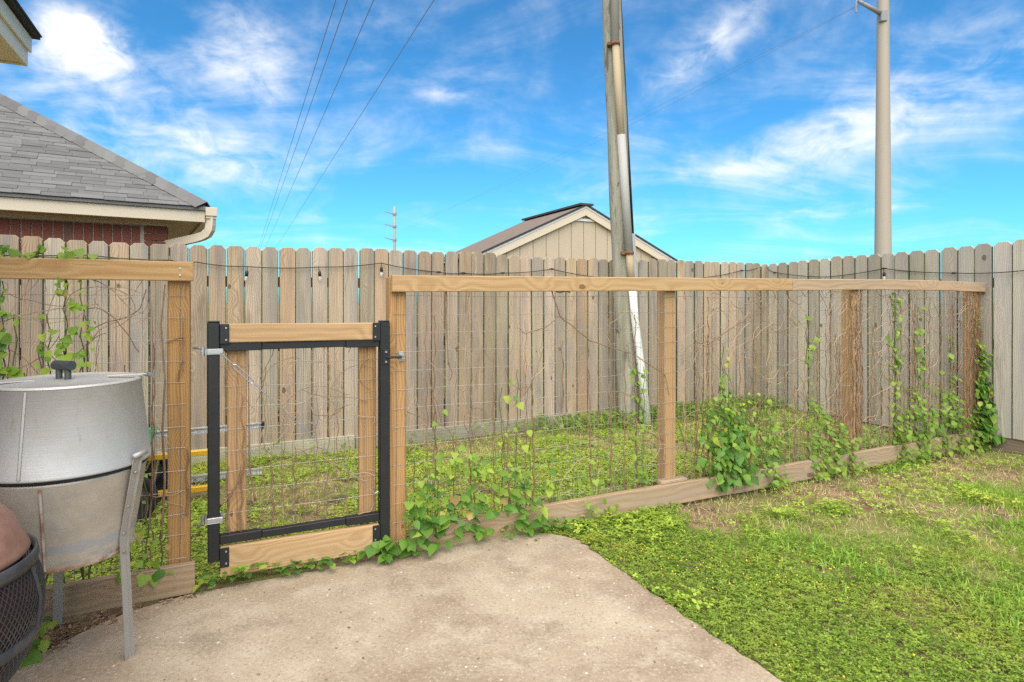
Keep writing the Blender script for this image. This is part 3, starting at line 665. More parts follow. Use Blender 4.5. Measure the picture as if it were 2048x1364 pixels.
for i, x in enumerate(xs):
    x1 = min(x+.287, hw-.12); z0 = rh-.14-abs(x)*sp; z1 = rh-.14-abs(x1)*sp
    top = [(x1,z1),(x,z0)] if x*x1 > 0 else [(x1,z1),(0,rh-.14),(x,z0)]
    o = [(x,0),(x1,0)]+top; n_ = len(o)
    MB().add([(a,.085,c) for a,c in o]+[(a,.099,c) for a,c in o], [tuple(range(n_))]+[(k,k+n_,(k+1)%n_+n_,(k+1)%n_) for k in range(n_)]).build('siding_panel', m_siding, wall)
m_drip = paint('pale_drip_edge', (.60,.60,.60), .4, .2, 5)
for s in (-1, 1):
    a = math.atan(sp); Lr = hw/cos(a)
    def rake(name, m, y0, y1, z0, z1, par=SH):
        pr = [(0,z0),(s*hw,z0-hw*sp),(s*hw,z1-hw*sp),(0,z1)]
        MB().add([(p,y0,z) for p,z in pr]+[(p,y1,z) for p,z in pr], [(0,1,2,3),(7,6,5,4),(0,4,5,1),(1,5,6,2),(2,6,7,3),(3,7,4,0)]).build(name, m, par)
    rake('rake_board', m_trim, 0, .03, rh-.215, rh-.062); rake('drip_edge', m_drip, -.012, .04, rh-.060, rh-.018); rake('roof', m_shingle_brown if s < 0 else m_shingle_dark, -.02, Ls+.1, rh-.016, rh+.018)
    rake('roof_edge', m_shingle_dark, -.035, -.0205, rh-.016, rh+.022)
rk = MB().box((-.16,-.05,-.01),(.16,Ls+.12,.03)).build('ridge_cap', m_shingle_dark, SH, loc=(0,0,rh+.0))
MB().box((-.42,.045,rh-.335),(.42,.083,rh-.285)).build('frieze_board', m_drip, SH)

# ------------------------------------------------------------------ transmission poles and wires
m_steel_pole = paint('pale_steel_pole', (.34,.285,.225), .6, .22, 2, (.26,.215,.165), (1,1,.25)); m_steel_dark = paint('grey_steel_arm', (.22,.22,.23), .5, .2, 3)
m_line = paint('bare_line', (.16,.16,.15), .6, .1, 3)
TZ = 30.0; TP = Vector(((1766-1024)/1200*TZ, TZ, 0)); TPo = thing('steel_pole', 'tall pale tapered steel transmission pole with a short arm beyond the side fence', 'utility pole', TP)
MB().lathe([(.42,-.2),(.375,3.9),(.265,16.4),(.16,26),(0,26.02)], 20).build('pole', m_steel_pole, TPo, True)
zt = CAM_H+(600-32)/1200*TZ
armv = Vector((-1.28,-.25,.50)); a0 = Vector((-.20,-.22,zt))
MB().tube([a0, a0+armv], [.125,.085], 10).build('arm', m_steel_dark, TPo, True)
MB().box((-.16,-.16,-.35),(.16,.10,.22), bev=.03).build('arm_bracket', m_steel_dark, TPo, loc=a0+Vector((.06,.03,-.05)))
tip = a0+armv
MB().tube([tip+Vector((-.05,0,.1)), tip+Vector((-.15,0,-.05)), tip+Vector((-.14,0,-.55))], .05, 8).build('insulator', m_steel_dark, TPo)
FZ = 146.0; FP = Vector(((789-1024)/1200*FZ, FZ, 0)); FPo = thing('steel_pole', 'small distant transmission pole with three short arms above the fence', 'utility pole', FP)
MB().lathe([(.42,0),(.36,12),(.26,CAM_H+187/1200*FZ),(0,CAM_H+187.5/1200*FZ)], 12).build('pole', m_steel_pole, FPo, True)
ends = []
for y_ in (425, 450, 477):
    z_ = CAM_H+(600-y_)/1200*FZ; MB().tube([(0,0,z_-.4),(-2.3,-.5,z_+.15)], [.16,.09], 8).build('arm', m_steel_dark, FPo)
    MB().box((-.45,-.45,z_-.65),(.45,.45,z_-.1), bev=.05).build('arm_bracket', m_steel_dark, FPo); ends.append(FP+Vector((-2.3,-.5,z_)))
def cable(name, lab, A, B, sag, r, grp):
    P = []
    for k in range(41):
        s = k/40; v = A.lerp(B, s); v.z -= sag*4*s*(1-s); P.append(v)
    o = MB().tube(P, r, 5).build(name, m_line, None, True); tag(o, lab, 'power line', grp); return o
aw = TP+tip+Vector((-.14,0,-.55)); dirw = (aw-ends[2]).normalized()
cable('power_line', 'thin wire hung from the lower end of the steel pole arm', aw+Vector((dirw.x*25, dirw.y*25, .6)), ends[2], .6, .0065, 'wires on the steel pole')
aw2 = TP+tip+Vector((-.15,0,.05)); cable('power_line', 'thin wire resting on the tip of the steel pole arm', aw2+Vector((dirw.x*25, dirw.y*25, .9)), ends[1], 3.0, .0065, 'wires on the steel pole')
for x0, lab in ((-4.75,'first from the brick house'), (-4.45,'second from the brick house'), (-3.76,'third from the brick house'), (-2.19,'nearest the wooden pole')):
    h = CAM_H+8.0; u = Vector((-.45,1,0)); A = Vector((x0,16,h))-u*40; B = Vector((x0,16,h))+u*150
    cable('power_line', 'overhead wire high in the sky, '+lab, A, B, .25, .011, 'overhead wires above the house')

# ------------------------------------------------------------------ steel smoker
def steelmat():
    M = Mat('dull_sheet_steel'); co = M.tc.outputs['Object']; br = M.noise(M.map(co, (4,4,190)), 1.0, 3, .6); bl = M.noise(co, 5, 6, .62); st = M.noise(M.map(co, (26,26,5)), 1.0, 6, .7)
    c = M.mix(M.step(bl, .35, .7, 0, .8), (.58,.575,.57), (.50,.465,.43)); c = M.mix(M.math('MULTIPLY', br, .22), c, (.42,.41,.40))
    d = M.step(st, .60, .72, 0, .6); c = M.mix(d, c, (.24,.19,.13)); M.put(M.b.inputs['Metallic'], M.math('SUBTRACT', .55, M.math('MULTIPLY', d, .5)))
    M.bump(M.math('ADD', br, M.math('MULTIPLY', bl, 3)), .06, .01); return M.fin(c, M.math('ADD', .50, M.math('MULTIPLY', bl, .25)), None)
def lowermat():
    M = Mat('tarnished_sheet_steel'); co = M.tc.outputs['Object']; bl = M.noise(co, 4, 6, .65, .3); st = M.noise(M.map(co, (9,9,14)), 1.0, 6, .7); sp = M.n('ShaderNodeSeparateXYZ'); M.L(co, sp.inputs[0])
    c = M.mix(M.step(bl, .35, .65), (.60,.54,.46), (.46,.40,.33)); d = M.step(M.math('ADD', st, M.math('MULTIPLY', M.step(sp.outputs[2], .395, .45, 1, 0), .22)), .62, .76, 0, .9)
    c = M.mix(M.step(M.noise(M.map(co, (1,1,2.2)), 6, 6, .65), .55, .66, 0, .55), c, (.36,.36,.37)); band = M.step(M.math('ABSOLUTE', M.math('SUBTRACT', M.math('ADD', sp.outputs[2], M.math('MULTIPLY', M.noise(co, 9, 4, .6), .09)), .525)), .012, .026, .75, 0); c = M.mix(band, c, (.40,.42,.45)); c = M.mix(d, c, (.20,.105,.055)); M.put(M.b.inputs['Metallic'], M.math('SUBTRACT', .45, M.math('MULTIPLY', d, .45)))
    M.bump(M.math('ADD', bl, M.math('MULTIPLY', st, .4)), .12, .02); return M.fin(c, M.math('ADD', .48, M.math('MULTIPLY', st, .2)), None)
m_steel = steelmat(); m_steel_low = lowermat(); m_lid = metal('dusty_lid', (.58,.55,.50), .55, .5, (.46,.40,.33), .6, 6); m_grip = paint('grey_grip', (.055,.057,.06), .55, .3, 10)
m_galv_leg = metal('dull_angle_iron', (.47,.44,.40), .55, .5, (.28,.18,.11), .6, 8, .05, None, (1,1,.6), .53, .64)
SM = thing('steel_smoker', 'silver steel barrel smoker with black T-handle lid and angle iron legs', 'smoker', (-1.702, 2.30, 0))
RT, HT_, RS, HS, RB, HB = .240, 1.045, .274, .738, .212, .405
MB().lathe([(RS-.010,HS-.002),(RS-.001,HS),(RS,HS+.005),(RS-.001,HS+.010),(RT,HT_),(RT+.004,HT_+.003)], 72).build('upper_body', m_steel, SM, True)
MB().lathe([(RB-.03,HB+.01),(RB,HB),(RB+.002,HB+.008),(RS-.016,HS-.025),(RS-.012,HS-.016),(RS-.03,HS-.010)], 72).build('lower_body', m_steel_low, SM, True)
MB().lathe([(RS-.016,HS-.014),(RS-.007,HS-.012),(RS-.007,HS-.001)], 72).build('gasket', m_rubber, SM, True)
lid = MB().lathe([(RT+.004,HT_+.0035),(RT+.003,HT_+.011),(RT-.008,HT_+.012),(RT-.012,HT_+.006),(.10,HT_+.014),(.0,HT_+.018)], 64).build('lid', m_lid, SM, True)
hx, hy = .005, -.03; ha = radians(-16)
hu = Vector((cos(ha), sin(ha), 0))
for s in (-1,1): MB().lathe([(.011,0),(.011,.045),(0,.045)], 14).build('handle_post', m_grip, lid, True, loc=Vector((hx,hy,HT_+.015))+hu*(s*.022))
MB().tube([Vector((hx,hy,HT_+.068))-hu*.042, Vector((hx,hy,HT_+.068))+hu*.042], .018, 16).build('handle_grip', m_grip, lid)
for a, L0, L1 in ((radians(22), .13, .262), (radians(215), .10, .22)):
    o = MB().box((L0,-.013,0),(L1,.013,.004)).build('lid_strap', m_lid, lid, loc=(0,0,HT_+.016), rot=(0,-.015 if a < 3 else .02,a))
MB().tube([(.235,.10,HT_+.020),(.272,.083,HT_+.018)], .0085, 10).build('hinge_tube', m_galv, lid)
def seam(name, a, prof, m, off=.002, par=SM):
    b = MB(); v = []
    for r, z in prof:
        for da in (-.005, .005): v.append(((r+off)*cos(a+da/r), (r+off)*sin(a+da/r), z))
        v.append(((r+off+.003)*cos(a), (r+off+.004)*sin(a), z))
    b.add(v, [(i*3,i*3+2,i*3+5,i*3+3) for i in range(len(prof)-1)]+[(i*3+2,i*3+1,i*3+4,i*3+5) for i in range(len(prof)-1)]).build(name, m, par)
m_rustseam = paint('rusty_seam', (.42,.36,.30), .7, .9, 9, (.22,.09,.04), hi=.58)
seam('seam', radians(-83), [(RS,HS+.012),(RT,HT_-.002)], m_galv_leg); seam('seam', radians(-71), [(RB+.004,HB+.006),(RS-.014,HS-.028)], m_rustseam)
MB().lathe([(RB+.004,HB-.004),(RB+.006,HB+.006),(RB+.002,HB+.010)], 64).build('bottom_rim', m_rustseam, SM, True)
def leg(a, foot_r, main=True):
    u = Vector((cos(a), sin(a), 0)); w = Vector((-sin(a), cos(a), 0)); b = MB()
    prof = [(RS+.006,HS+.03),(RS-.002,HS-.02),(RB+.012,HB+.06),(RB+.014,HB-.01),(foot_r,.0)]
    for flange in (0,1):
        v = []
        for r, z in prof:
            c = u*r+Vector((0,0,z))
            if flange == 0: v += [c-w*.014, c+w*.015, c+w*.015+u*.003, c-w*.014+u*.003]
            else: v += [c+w*.0155, c+w*.0155+u*.014, c+w*.0185+u*.014, c+w*.0185]
        n_ = len(prof); b.add(v, [(i*4+k, i*4+(k+1)%4, i*4+4+(k+1)%4, i*4+4+k) for i in range(n_-1) for k in range(4)]+[(0,3,2,1), tuple((n_-1)*4+k for k in range(4))])
    o = b.build('leg', m_galv_leg, SM)
    if main: MB().tube([u*(RS+.012)+w*-.02+Vector((0,0,HS+.034)), u*(RS+.022)+w*.035+Vector((0,0,HS+.042))], .0095, 12).build('handle_tube', m_galv_leg, SM, True)
for r_, z_ in ((RS+.003,HS-.03),(RS-.028,HS-.16),(RB+.016,HB+.07),(RB+.018,HB+.0)):
    MB().tube([(r_*cos(radians(-6)), r_*sin(radians(-6)), z_), ((r_+.006)*cos(radians(-6)), (r_+.006)*sin(radians(-6)), z_)], [.006,.004], 8).build('rivet', m_rustseam, SM, True)
leg(radians(-6), .247); leg(radians(133), .29, False); leg(radians(238), .28, False)
MB().tube([Vector((-.17,.14,HB-.03)), Vector((-.10,-.02,HB-.02)), Vector((-.10,-.16,HB-.02))], .016, 8).build('brace', m_galv_leg, SM)

# ------------------------------------------------------------------ copper-lidded fire pit
m_copper = metal('rusty_copper', (.36,.19,.135), .65, .25, (.21,.10,.06), .8, 9, .15, None, (1,1,1), .46, .66); m_blackiron = paint('black_iron', (.035,.035,.038), .5, .5, 8, (.13,.12,.115)); m_inner = paint('sooty_interior', (.045,.018,.014), .9, .6, 6, (.13,.04,.028))
FPt = thing('fire_pit', 'round patio fire pit with rusty copper dome lid and black mesh bowl', 'fire pit', (-1.636, 1.60, -.03))
prof = [(.282,.645),(.300,.60),(.310,.55),(.307,.49),(.290,.41),(.260,.35),(.215,.29)]
def prad(z):
    for (r0,z0),(r1,z1) in zip(prof[:-1], prof[1:]):
        if z1 <= z <= z0: return r0+(r1-r0)*(z0-z)/(z0-z1)
    return prof[-1][0]
MB().lathe([(0,.872),(.04,.870),(.12,.855),(.195,.815),(.238,.760),(.256,.715),(.272,.684),(.276,.674),(.271,.664),(.255,.666)], 72).build('dome_lid', m_copper, FPt, True)
b = MB(); V = []
for s in (-1,1):
    for k in range(120):
        P = []
        for j in range(15):
            z = .64-(.64-.295)*j/14; a = 2*pi*k/120+s*(.64-z)*2.15; r = prad(z); P.append((r*cos(a), r*sin(a), z))
        b.tube(P, .0014, 4, cap=False)
o = b.build('mesh_bowl', m_blackiron, FPt); o['kind'] = 'stuff'
MB().lathe([(r-.022, z) for r, z in prof]+[(0,.285)], 48).build('liner', m_inner, FPt, True)
MB().lathe([(.284,.634),(.293,.632),(.296,.648),(.293,.668),(.285,.670),(.280,.655)], 72).build('rim_band', m_blackiron, FPt, True)
MB().lathe([(prad(.445)-.002,.428),(prad(.43)+.006,.43),(prad(.46)+.006,.462),(prad(.46)-.002,.464)], 72).build('middle_band', m_blackiron, FPt, True)
for a in (-50, 20, 95, 170, 245): 
    MB().tube([(.292*cos(radians(a)),.292*sin(radians(a)),.635)]+[((prad(z)+.003)*cos(radians(a)), (prad(z)+.003)*sin(radians(a)), z) for z in (.60,.55,.50,.46)], .005, 6).build('rib', m_blackiron, FPt)
MB().lathe([(.225,.305),(.22,.285),(.17,.255),(.11,.235),(0,.235)], 48).build('base_bowl', m_copper, FPt, True)
MB().lathe([(.165,.255),(.195,.225),(.215,.16),(.225,.10),(.220,.10),(.205,.16),(.185,.222),(.155,.25)], 48).build('stand_ring', m_blackiron, FPt, True)
for k in range(3):
    a = radians(30+120*k); MB().tube([(.19*cos(a),.19*sin(a),.2),(.25*cos(a),.25*sin(a),.034)], .012, 8).build('leg', m_blackiron, FPt)

# ------------------------------------------------------------------ ladders and green cart behind the fence
LD = thing('aluminium_ladder', 'silver aluminium ladder lying on its edge against the back fence', 'ladder', F(-.60, 1.96), TH)
for z, rx in ((.37, 0), (.012, 0)):
    b = MB().box((-2.6,-.012,-.022),(.05,.0,.022)).box((-2.6,-.05,.018),(.05,-.012,.022)).box((-2.6,-.05,-.022),(.05,-.012,-.018)); b.build('rail', m_alu, LD, loc=(0,0,z))
for k in range(9): MB().tube([(-.16-k*.30,-.03,.0),(-.16-k*.30,-.03,.36)], .017, 12).build('rung', m_alu, LD, True)
MB().box((-.012,-.054,-.026),(.012,.003,.026)).build('end_cap', m_rubber, LD, loc=(.055,0,.37))
YL = thing('step_ladder', 'yellow-railed step ladder lying on its side behind the gate post', 'ladder', F(-.98, 1.52), TH)
for z in (.295, .045): MB().box((-.95,-.02,-.018),(.09,.02,.018), bev=.003).build('rail', m_yellow, YL, loc=(0,0,z))
for k in range(4): MB().box((-.04,-.035,0),(.04,.03,.30)).build('step', m_alu, YL, loc=(-.15-k*.26,.045,.02), rot=(0,0,.3))
for s in (.0, .12): MB().tube([(-.28+s*.3,.03,.32),(-.42+s,.12,-.0)], .018, 8).build('brace', m_alu, YL)
GC = thing('garden_cart', 'green plastic garden cart on black wheels behind the smoker', 'cart', F(-1.36, 1.42), TH)
v = [(-.62,-.20,.24),(.04,-.20,.24),(.04,.24,.24),(-.62,.24,.24),(-.70,-.26,.50),(.12,-.26,.46),(.12,.30,.46),(-.70,.30,.50)]
MB().add(v+[(x*.94-.01, y*.9, z+.01) for x,y,z in v], [(3,2,1,0),(0,1,5,4),(1,2,6,5),(2,3,7,6),(3,0,4,7),(8,9,10,11),(12,13,9,8),(13,14,10,9),(14,15,11,10),(15,12,8,11),(4,5,13,12),(5,6,14,13),(6,7,15,14),(7,4,12,15)]).build('tub', m_green_pl, GC)
for k in range(3): MB().tube([(.09-.0*k,-.12+.12*k,.44),(.055,-.11+.11*k,.28)], .014, 8).build('tub_rib', m_green_pl, GC)
def wheel(x, y, r=.15):
    o = MB().lathe([(r-.045,-.03),(r-.012,-.036),(r,-.022),(r,.022),(r-.012,.036),(r-.045,.03),(r-.045,-.03)], 28).build('tyre', m_rubber, GC, True, loc=(x,y,r-.02), rot=(pi/2,0,0.15))
    MB().lathe([(r-.047,-.018),(.03,-.01),(.03,-.032),(0,-.032)], 20).build('rim', m_blackiron, o, True); MB().lathe([(r-.047,.018),(.03,.01),(.03,.032),(0,.032)], 20).build('rim', m_blackiron, o, True)
wheel(.02,-.27,.15); wheel(.10,.22,.15); wheel(-.55,-.27,.15)
MB().tube([(.02,-.27,.13),(.10,.22,.13)], .01, 8).build('axle', m_blackiron, GC); MB().box((-.58,-.16,.18),(.06,.18,.236)).build('frame', m_blackiron, GC)

# ------------------------------------------------------------------ climbing vines
m_leaf = leafmat('vine_leaf', (.045,.12,.02), (.085,.195,.03), (.15,.275,.04), .28, .45, True)
m_leaf_y = leafmat('young_vine_leaf', (.12,.235,.03), (.20,.33,.042), (.36,.44,.055), .36, .48, True)
m_leaf_i = leafmat('small_vine_leaf', (.085,.17,.027), (.155,.27,.038), (.29,.38,.055), .34, .48)
m_stem = paint('dry_brown_stem', (.20,.115,.065), .9, .6, 20, (.33,.23,.15)); m_stem_g = paint('green_stem', (.10,.11,.035), .8, .5, 20, (.17,.10,.05)); m_twig = paint('pale_dry_tendril', (.42,.29,.18), .9, .5, 20, (.28,.17,.10))
def leaf_template(kind=0, curl=.18):
    if kind == 0: o = [(-.10,-.10),(-.34,-.08),(-.50,.16),(-.43,.45),(-.22,.74)]          # heart
    elif kind == 1: o = [(-.10,-.08),(-.36,-.10),(-.56,.18),(-.40,.36),(-.30,.62)]       # three-lobed
    else: o = [(-.06,-.02),(-.26,.08),(-.38,.34),(-.32,.60),(-.16,.84)]                  # oval
    rib = [(0,.0),(0,.22),(0,.45),(0,.70),(0,1.0)]
    v = [(x,y,-.10*y*y) for x,y in rib]; L_ = len(v)
    for s in (1,-1): v += [(s*x, y, curl*abs(x)-.12*y*y+.02*math.sin(9*y)) for x,y in o]
    f = []
    for b_ in (L_, L_+5):
        tri = [(0,b_,b_+1),(0,b_+1,1),(1,b_+1,b_+2),(1,b_+2,2),(2,b_+2,b_+3),(2,b_+3,3),(3,b_+3,b_+4),(3,b_+4,4)]
        f += tri if b_ == L_ else [t[::-1] for t in tri]
    return v, f
LT = [leaf_template(k, c) for k, c in ((0,.20),(1,.12),(0,-.15),(0,.55),(1,.42),(2,.30),(1,-.25))]
LM = [MB().add(*q).mesh('leaf', m_leaf, True) for q in LT]; LMY = [MB().add(*q).mesh('leaf', m_leaf_y, True) for q in LT]
m_leaf_d = leafmat('withered_leaf', (.20,.12,.05), (.32,.22,.08), (.42,.36,.10), .2, .7, True); LMD = [MB().add(*q).mesh('leaf', m_leaf_d, True) for q in LT]
def leaf_matrix(p, nrm, tip, s):
    Zv = Vector(nrm).normalized(); Yv = Vector(tip); Yv = (Yv-Zv*Yv.dot(Zv)).normalized(); Xv = Yv.cross(Zv)
    m = Matrix((Xv, Yv, Zv)).transposed().to_4x4(); return Matrix.Translation(p) @ m @ Matrix.Scale(s, 4)
def climb_leaf(parent, p, s, R, young=.3, flat=0):
    nrm = Vector((R.gauss(0,.38), -1+R.gauss(0,.25)+flat*.8, .75+R.gauss(0,.35)+flat)); tip = Vector((R.gauss(0,.55), -.45, -.8))
    k = R.random(); o = link('leaf', R.choice(LMD if k > .965 else LMY if k < young else LM), parent); o.matrix_local = leaf_matrix(p, nrm, tip, s*R.uniform(.7,1.2)) @ Matrix.Diagonal((R.uniform(.8,1.15), 1, 1, 1))
def wiggle(x, y, z0, z1, R, amp=.012, step=.03, drift=0):
    P = []; ph = R.random()*6; dx = 0
    k = int(max(2, (z1-z0)/step))
    for i in range(k+1):
        z = z0+(z1-z0)*i/k; dx += R.gauss(0,drift); P.append((x+dx+amp*sin(z*38+ph), y+amp*.8*cos(z*38+ph)-.006, z))
    return P
def vine(name, label, t, cols, seed, group=None, young=.3):
    """cols: (dx, z0, z1, n leaves, leaf size, spread x)"""
    R = random.Random(seed); o = thing(name, label, 'vine', F(t, -.006), TH, group)
    for (dx, z0, z1, n_, s, spx, dense) in cols:
        P = wiggle(dx, 0, 0.0, z1, R, .007, .035, .002)
        MB().tube(P, [.0045*(1-.5*i/len(P)) for i in range(len(P))], 5).build('stem', m_stem_g, o)
        for i in range(n_):
            q = R.random()**dense; z = z0+(z1-z0)*q; taper = 1-.55*q
            p = Vector((dx+R.gauss(0,spx*taper), -.02-abs(R.gauss(0,.05*taper)), z)); climb_leaf(o, p, s*taper*(.7+.6*R.random()), R, min(.95, young+.55*q))
    return o
vine('climbing_vine', 'bushy dark green vine climbing the mesh beside the middle post', 2.34, [(.08,.06,.60,160,.066,.13,1.0),(.0,.30,1.05,72,.050,.06,1.2),(-.16,.2,.72,34,.048,.08,1),(.24,.12,.7,32,.045,.08,1)], 21, young=.06)
CV_ = bpy.data.objects['climbing_vine']
vine('climbing_vine', 'leafy green vine climbing the last post of the wire fence', 5.50, [(.06,.08,.95,190,.075,.07,1.1),(-.02,.2,1.3,45,.05,.05,1),(.12,.05,.45,60,.08,.07,1)], 22, young=.1)
vine('climbing_vine', 'leafy vine column at the near end of the short wire fence', -1.68, [(-.06,.55,1.46,110,.066,.05,.85),(.02,.6,1.44,95,.064,.045,.85),(.07,.55,1.3,24,.05,.03,1)], 23, young=.25)
vine('climbing_vine', 'thin young vine on the mesh above the smoker lid handle', -1.44, [(.0,.6,1.46,66,.06,.03,.9),(.06,.7,1.45,26,.05,.025,1),(-.06,.6,1.3,26,.05,.03,1),(.10,.85,1.3,14,.045,.025,1)], 24, young=.7)
vine('climbing_vine', 'sparse vine with pale leaves between the smoker and the gate post', -1.14, [(.0,.10,.62,12,.045,.03,1),(.06,.12,.42,14,.05,.05,1),(-.06,.1,.30,8,.045,.04,1)], 25, young=.75)
# low runner spilling over the bottom board by the gate
RV = thing('trailing_vine', 'broad-leaved vine spilling over the bottom board beside the gate latch post', 'vine', F(.45,-.01), TH); R = random.Random(31)
for i in range(190):
    x = R.choice((R.uniform(-.44,.05),R.uniform(-.44,.42))); env = max(.12, .60*math.exp(-((x+.12)/.28)**2)+.42*math.exp(-((x-.22)/.17)**2)); z = .03+R.random()*(.14+env*.52)
    out = -.03-abs(R.gauss(0,.035))-(.05*R.random() if z < .2 else 0)
    if x < -.38 and z > .12: continue
    climb_leaf(RV, Vector((x, out, z)), R.uniform(.04,.075)*(1-.35*(z > .3)), R, .12+.4*(z > .24), .5)
for i in range(70):
    x = R.uniform(.15,.80); climb_leaf(RV, Vector((x, -.05-abs(R.gauss(0,.05)), .01+.06*R.random())), R.uniform(.024,.042), R, .15, .9)
for x, z1 in ((-.33,.5),(-.2,.75),(-.1,.62),(.02,.5),(.2,.85),(.27,.95),(.36,.6),(.5,.4)):
    P = wiggle(x, 0, .02, z1, R, .005, .035, .003); MB().tube(P, .0028, 5).build('stem', m_stem_g, RV)
    for k in range(7): climb_leaf(RV, Vector((x+R.gauss(0,.03), -.02, R.uniform(.2,z1))), R.uniform(.03,.05), R, .9)
GV = thing('low_weed', 'row of round-leaved weeds growing under the gate', 'weed', F(-.5,-.02), TH); R = random.Random(33)
for i in range(190):
    x = R.uniform(-.42,.46); h = .02+.05*R.random()+.03*math.exp(-((x+.2)/.12)**2)
    climb_leaf(GV, Vector((x, -.01+R.gauss(0,.025), h)), R.uniform(.02,.042), R, .4, 1.0)
for i in range(26): climb_leaf(GV, Vector((.44+R.gauss(0,.04), -.06+R.gauss(0,.025), .03+.07*R.random())), R.uniform(.05,.075), R, .1, .7)
LW = thing('low_weed', 'small green weed sprouting beside the fire pit', 'weed', (-1.86, 2.33, -.02), 0)
for i in range(26): climb_leaf(LW, Vector((R.gauss(-.02,.045), R.gauss(0,.05), .03+.10*R.random())), R.uniform(.035,.06), R, .35, .8)
# small-leaved growth along the far bays (too small to pick apart): joined
def small_leaves(name, parent, pts_, s, seed, mat=m_leaf_i):
    R = np.random.default_rng(seed); n_ = len(pts_); V = []; tv, tf = LT[seed%7]; tv = np.array(tv); tf = np.array(tf)
    nrm = np.stack([R.normal(0,.5,n_), -.8+R.normal(0,.35,n_), .9+R.normal(0,.4,n_)],1); nrm /= np.linalg.norm(nrm,axis=1)[:,None]
    tip = np.stack([R.normal(0,.6,n_), -.4+R.normal(0,.3,n_), -.7*np.ones(n_)],1); tip -= nrm*(nrm*tip).sum(1)[:,None]; tip /= np.linalg.norm(tip,axis=1)[:,None]
    xx = np.cross(tip, nrm); M_ = np.stack([xx, tip, nrm], 2)
    V, Fq = instances(tv, tf, np.array(pts_), M_, s*R.uniform(.6,1.3,n_)); o = bigmesh(name, V, Fq, mat, parent, smooth=True); o['kind'] = 'stuff'; return o
_r = random.Random(8); small_leaves('leaves', CV_, [(.07+_r.gauss(0,.12), .03+_r.gauss(0,.03), .05+.62*_r.random()**1.3) for _ in range(170)], .055, 45)
def bushvine(label, t, ext, n_, s, seed, hfun, stems):
    R = random.Random(seed); o = thing('trailing_vine', label, 'vine', F(t,0), TH); P = []
    for i in range(n_):
        x = R.uniform(*ext); h = hfun(x); z = .02+h*R.random()**1.3; spill = float(vnoise(np.array([x*3.1+seed]), np.array([seed*1.7]))[0]) > .55; P.append((x, (R.gauss(-.02,.05)-(.05 if z < .14 else 0)) if spill else abs(R.gauss(.02,.03))+.18*R.random(), z))
    small_leaves('leaves', o, P, s, seed)
    b = MB()
    for i in range(stems): x = R.uniform(*ext); b.tube(wiggle(x, .01, 0, hfun(x)*R.uniform(.6,1.1), R, .006, .04, .004), .002, 4, cap=False)
    q = b.build('stems', m_stem_g, o); q['kind'] = 'stuff'
bushvine('tangle of small pale leaves between the middle post and the next post', 3.1, (-.62,.62), 760, .038, 41, lambda x: .30+.28*math.exp(-((x-.15)/.25)**2)+.25*math.exp(-((x+.35)/.12)**2), 26)
bushvine('tangle of small leaves in the last bay of the wire fence', 4.7, (-.85,.75), 820, .040, 42, lambda x: .28+.35*math.exp(-((x+.2)/.12)**2)+.3*math.exp(-((x-.25)/.2)**2), 30)
bushvine('thin yellow-green shoots on the mesh near the latch post', 1.0, (-.35,.75), 120, .034, 43, lambda x: .25+.35*(sin(x*19)**4), 10)
for (t, z1, n_, sd, lab) in ((3.25,1.25,34,51,'single leafy strand climbing high in the third bay'), (4.28,1.42,80,52,'leafy strand climbing to the rail past the third post'), (4.62,1.3,60,53,'thin leafy strand climbing the middle of the last bay'), (5.1,1.05,60,54,'leafy strand climbing just before the last post')):
    R = random.Random(sd); o = thing('climbing_vine', lab, 'vine', F(t,-.004), TH); MB().tube(wiggle(0,0,0,z1,R,.006,.035,.003), .003, 5).build('stem', m_stem_g, o)
    small_leaves('leaves', o, [(R.gauss(0,.035), -.015+R.gauss(0,.02), .15+(z1-.15)*R.random()) for _ in range(n_)], .042, sd)
P_ = []; R = random.Random(61); o = thing('climbing_vine', 'pale leaves climbing by the foot of the wooden pole conduit', 'vine', F(1.62,-.004), TH); MB().tube(wiggle(0,0,0,.95,R,.006,.035,.003), .003, 5).build('stem', m_stem_g, o)
small_leaves('leaves', o, [(R.gauss(0,.04), -.01, R.uniform(.15,.95)) for _ in range(46)], .042, 61)
P_ = []; o = thing('trailing_vine', 'yellow-green vine tips lying on the top rail of the short fence', 'vine', F(-1.55,0,1.537), TH)
small_leaves('leaves', o, [(R.uniform(-.3,.22), R.gauss(.0,.02), .008+.05*R.random()**2) for _ in range(60)], .036, 63); MB().tube([(-.3,0,.004),(-.1,.01,.012),(.1,-.005,.006),(.35,.0,.01),(.5,.012,.004)], .002, 5).build('stem', m_stem_g, o)

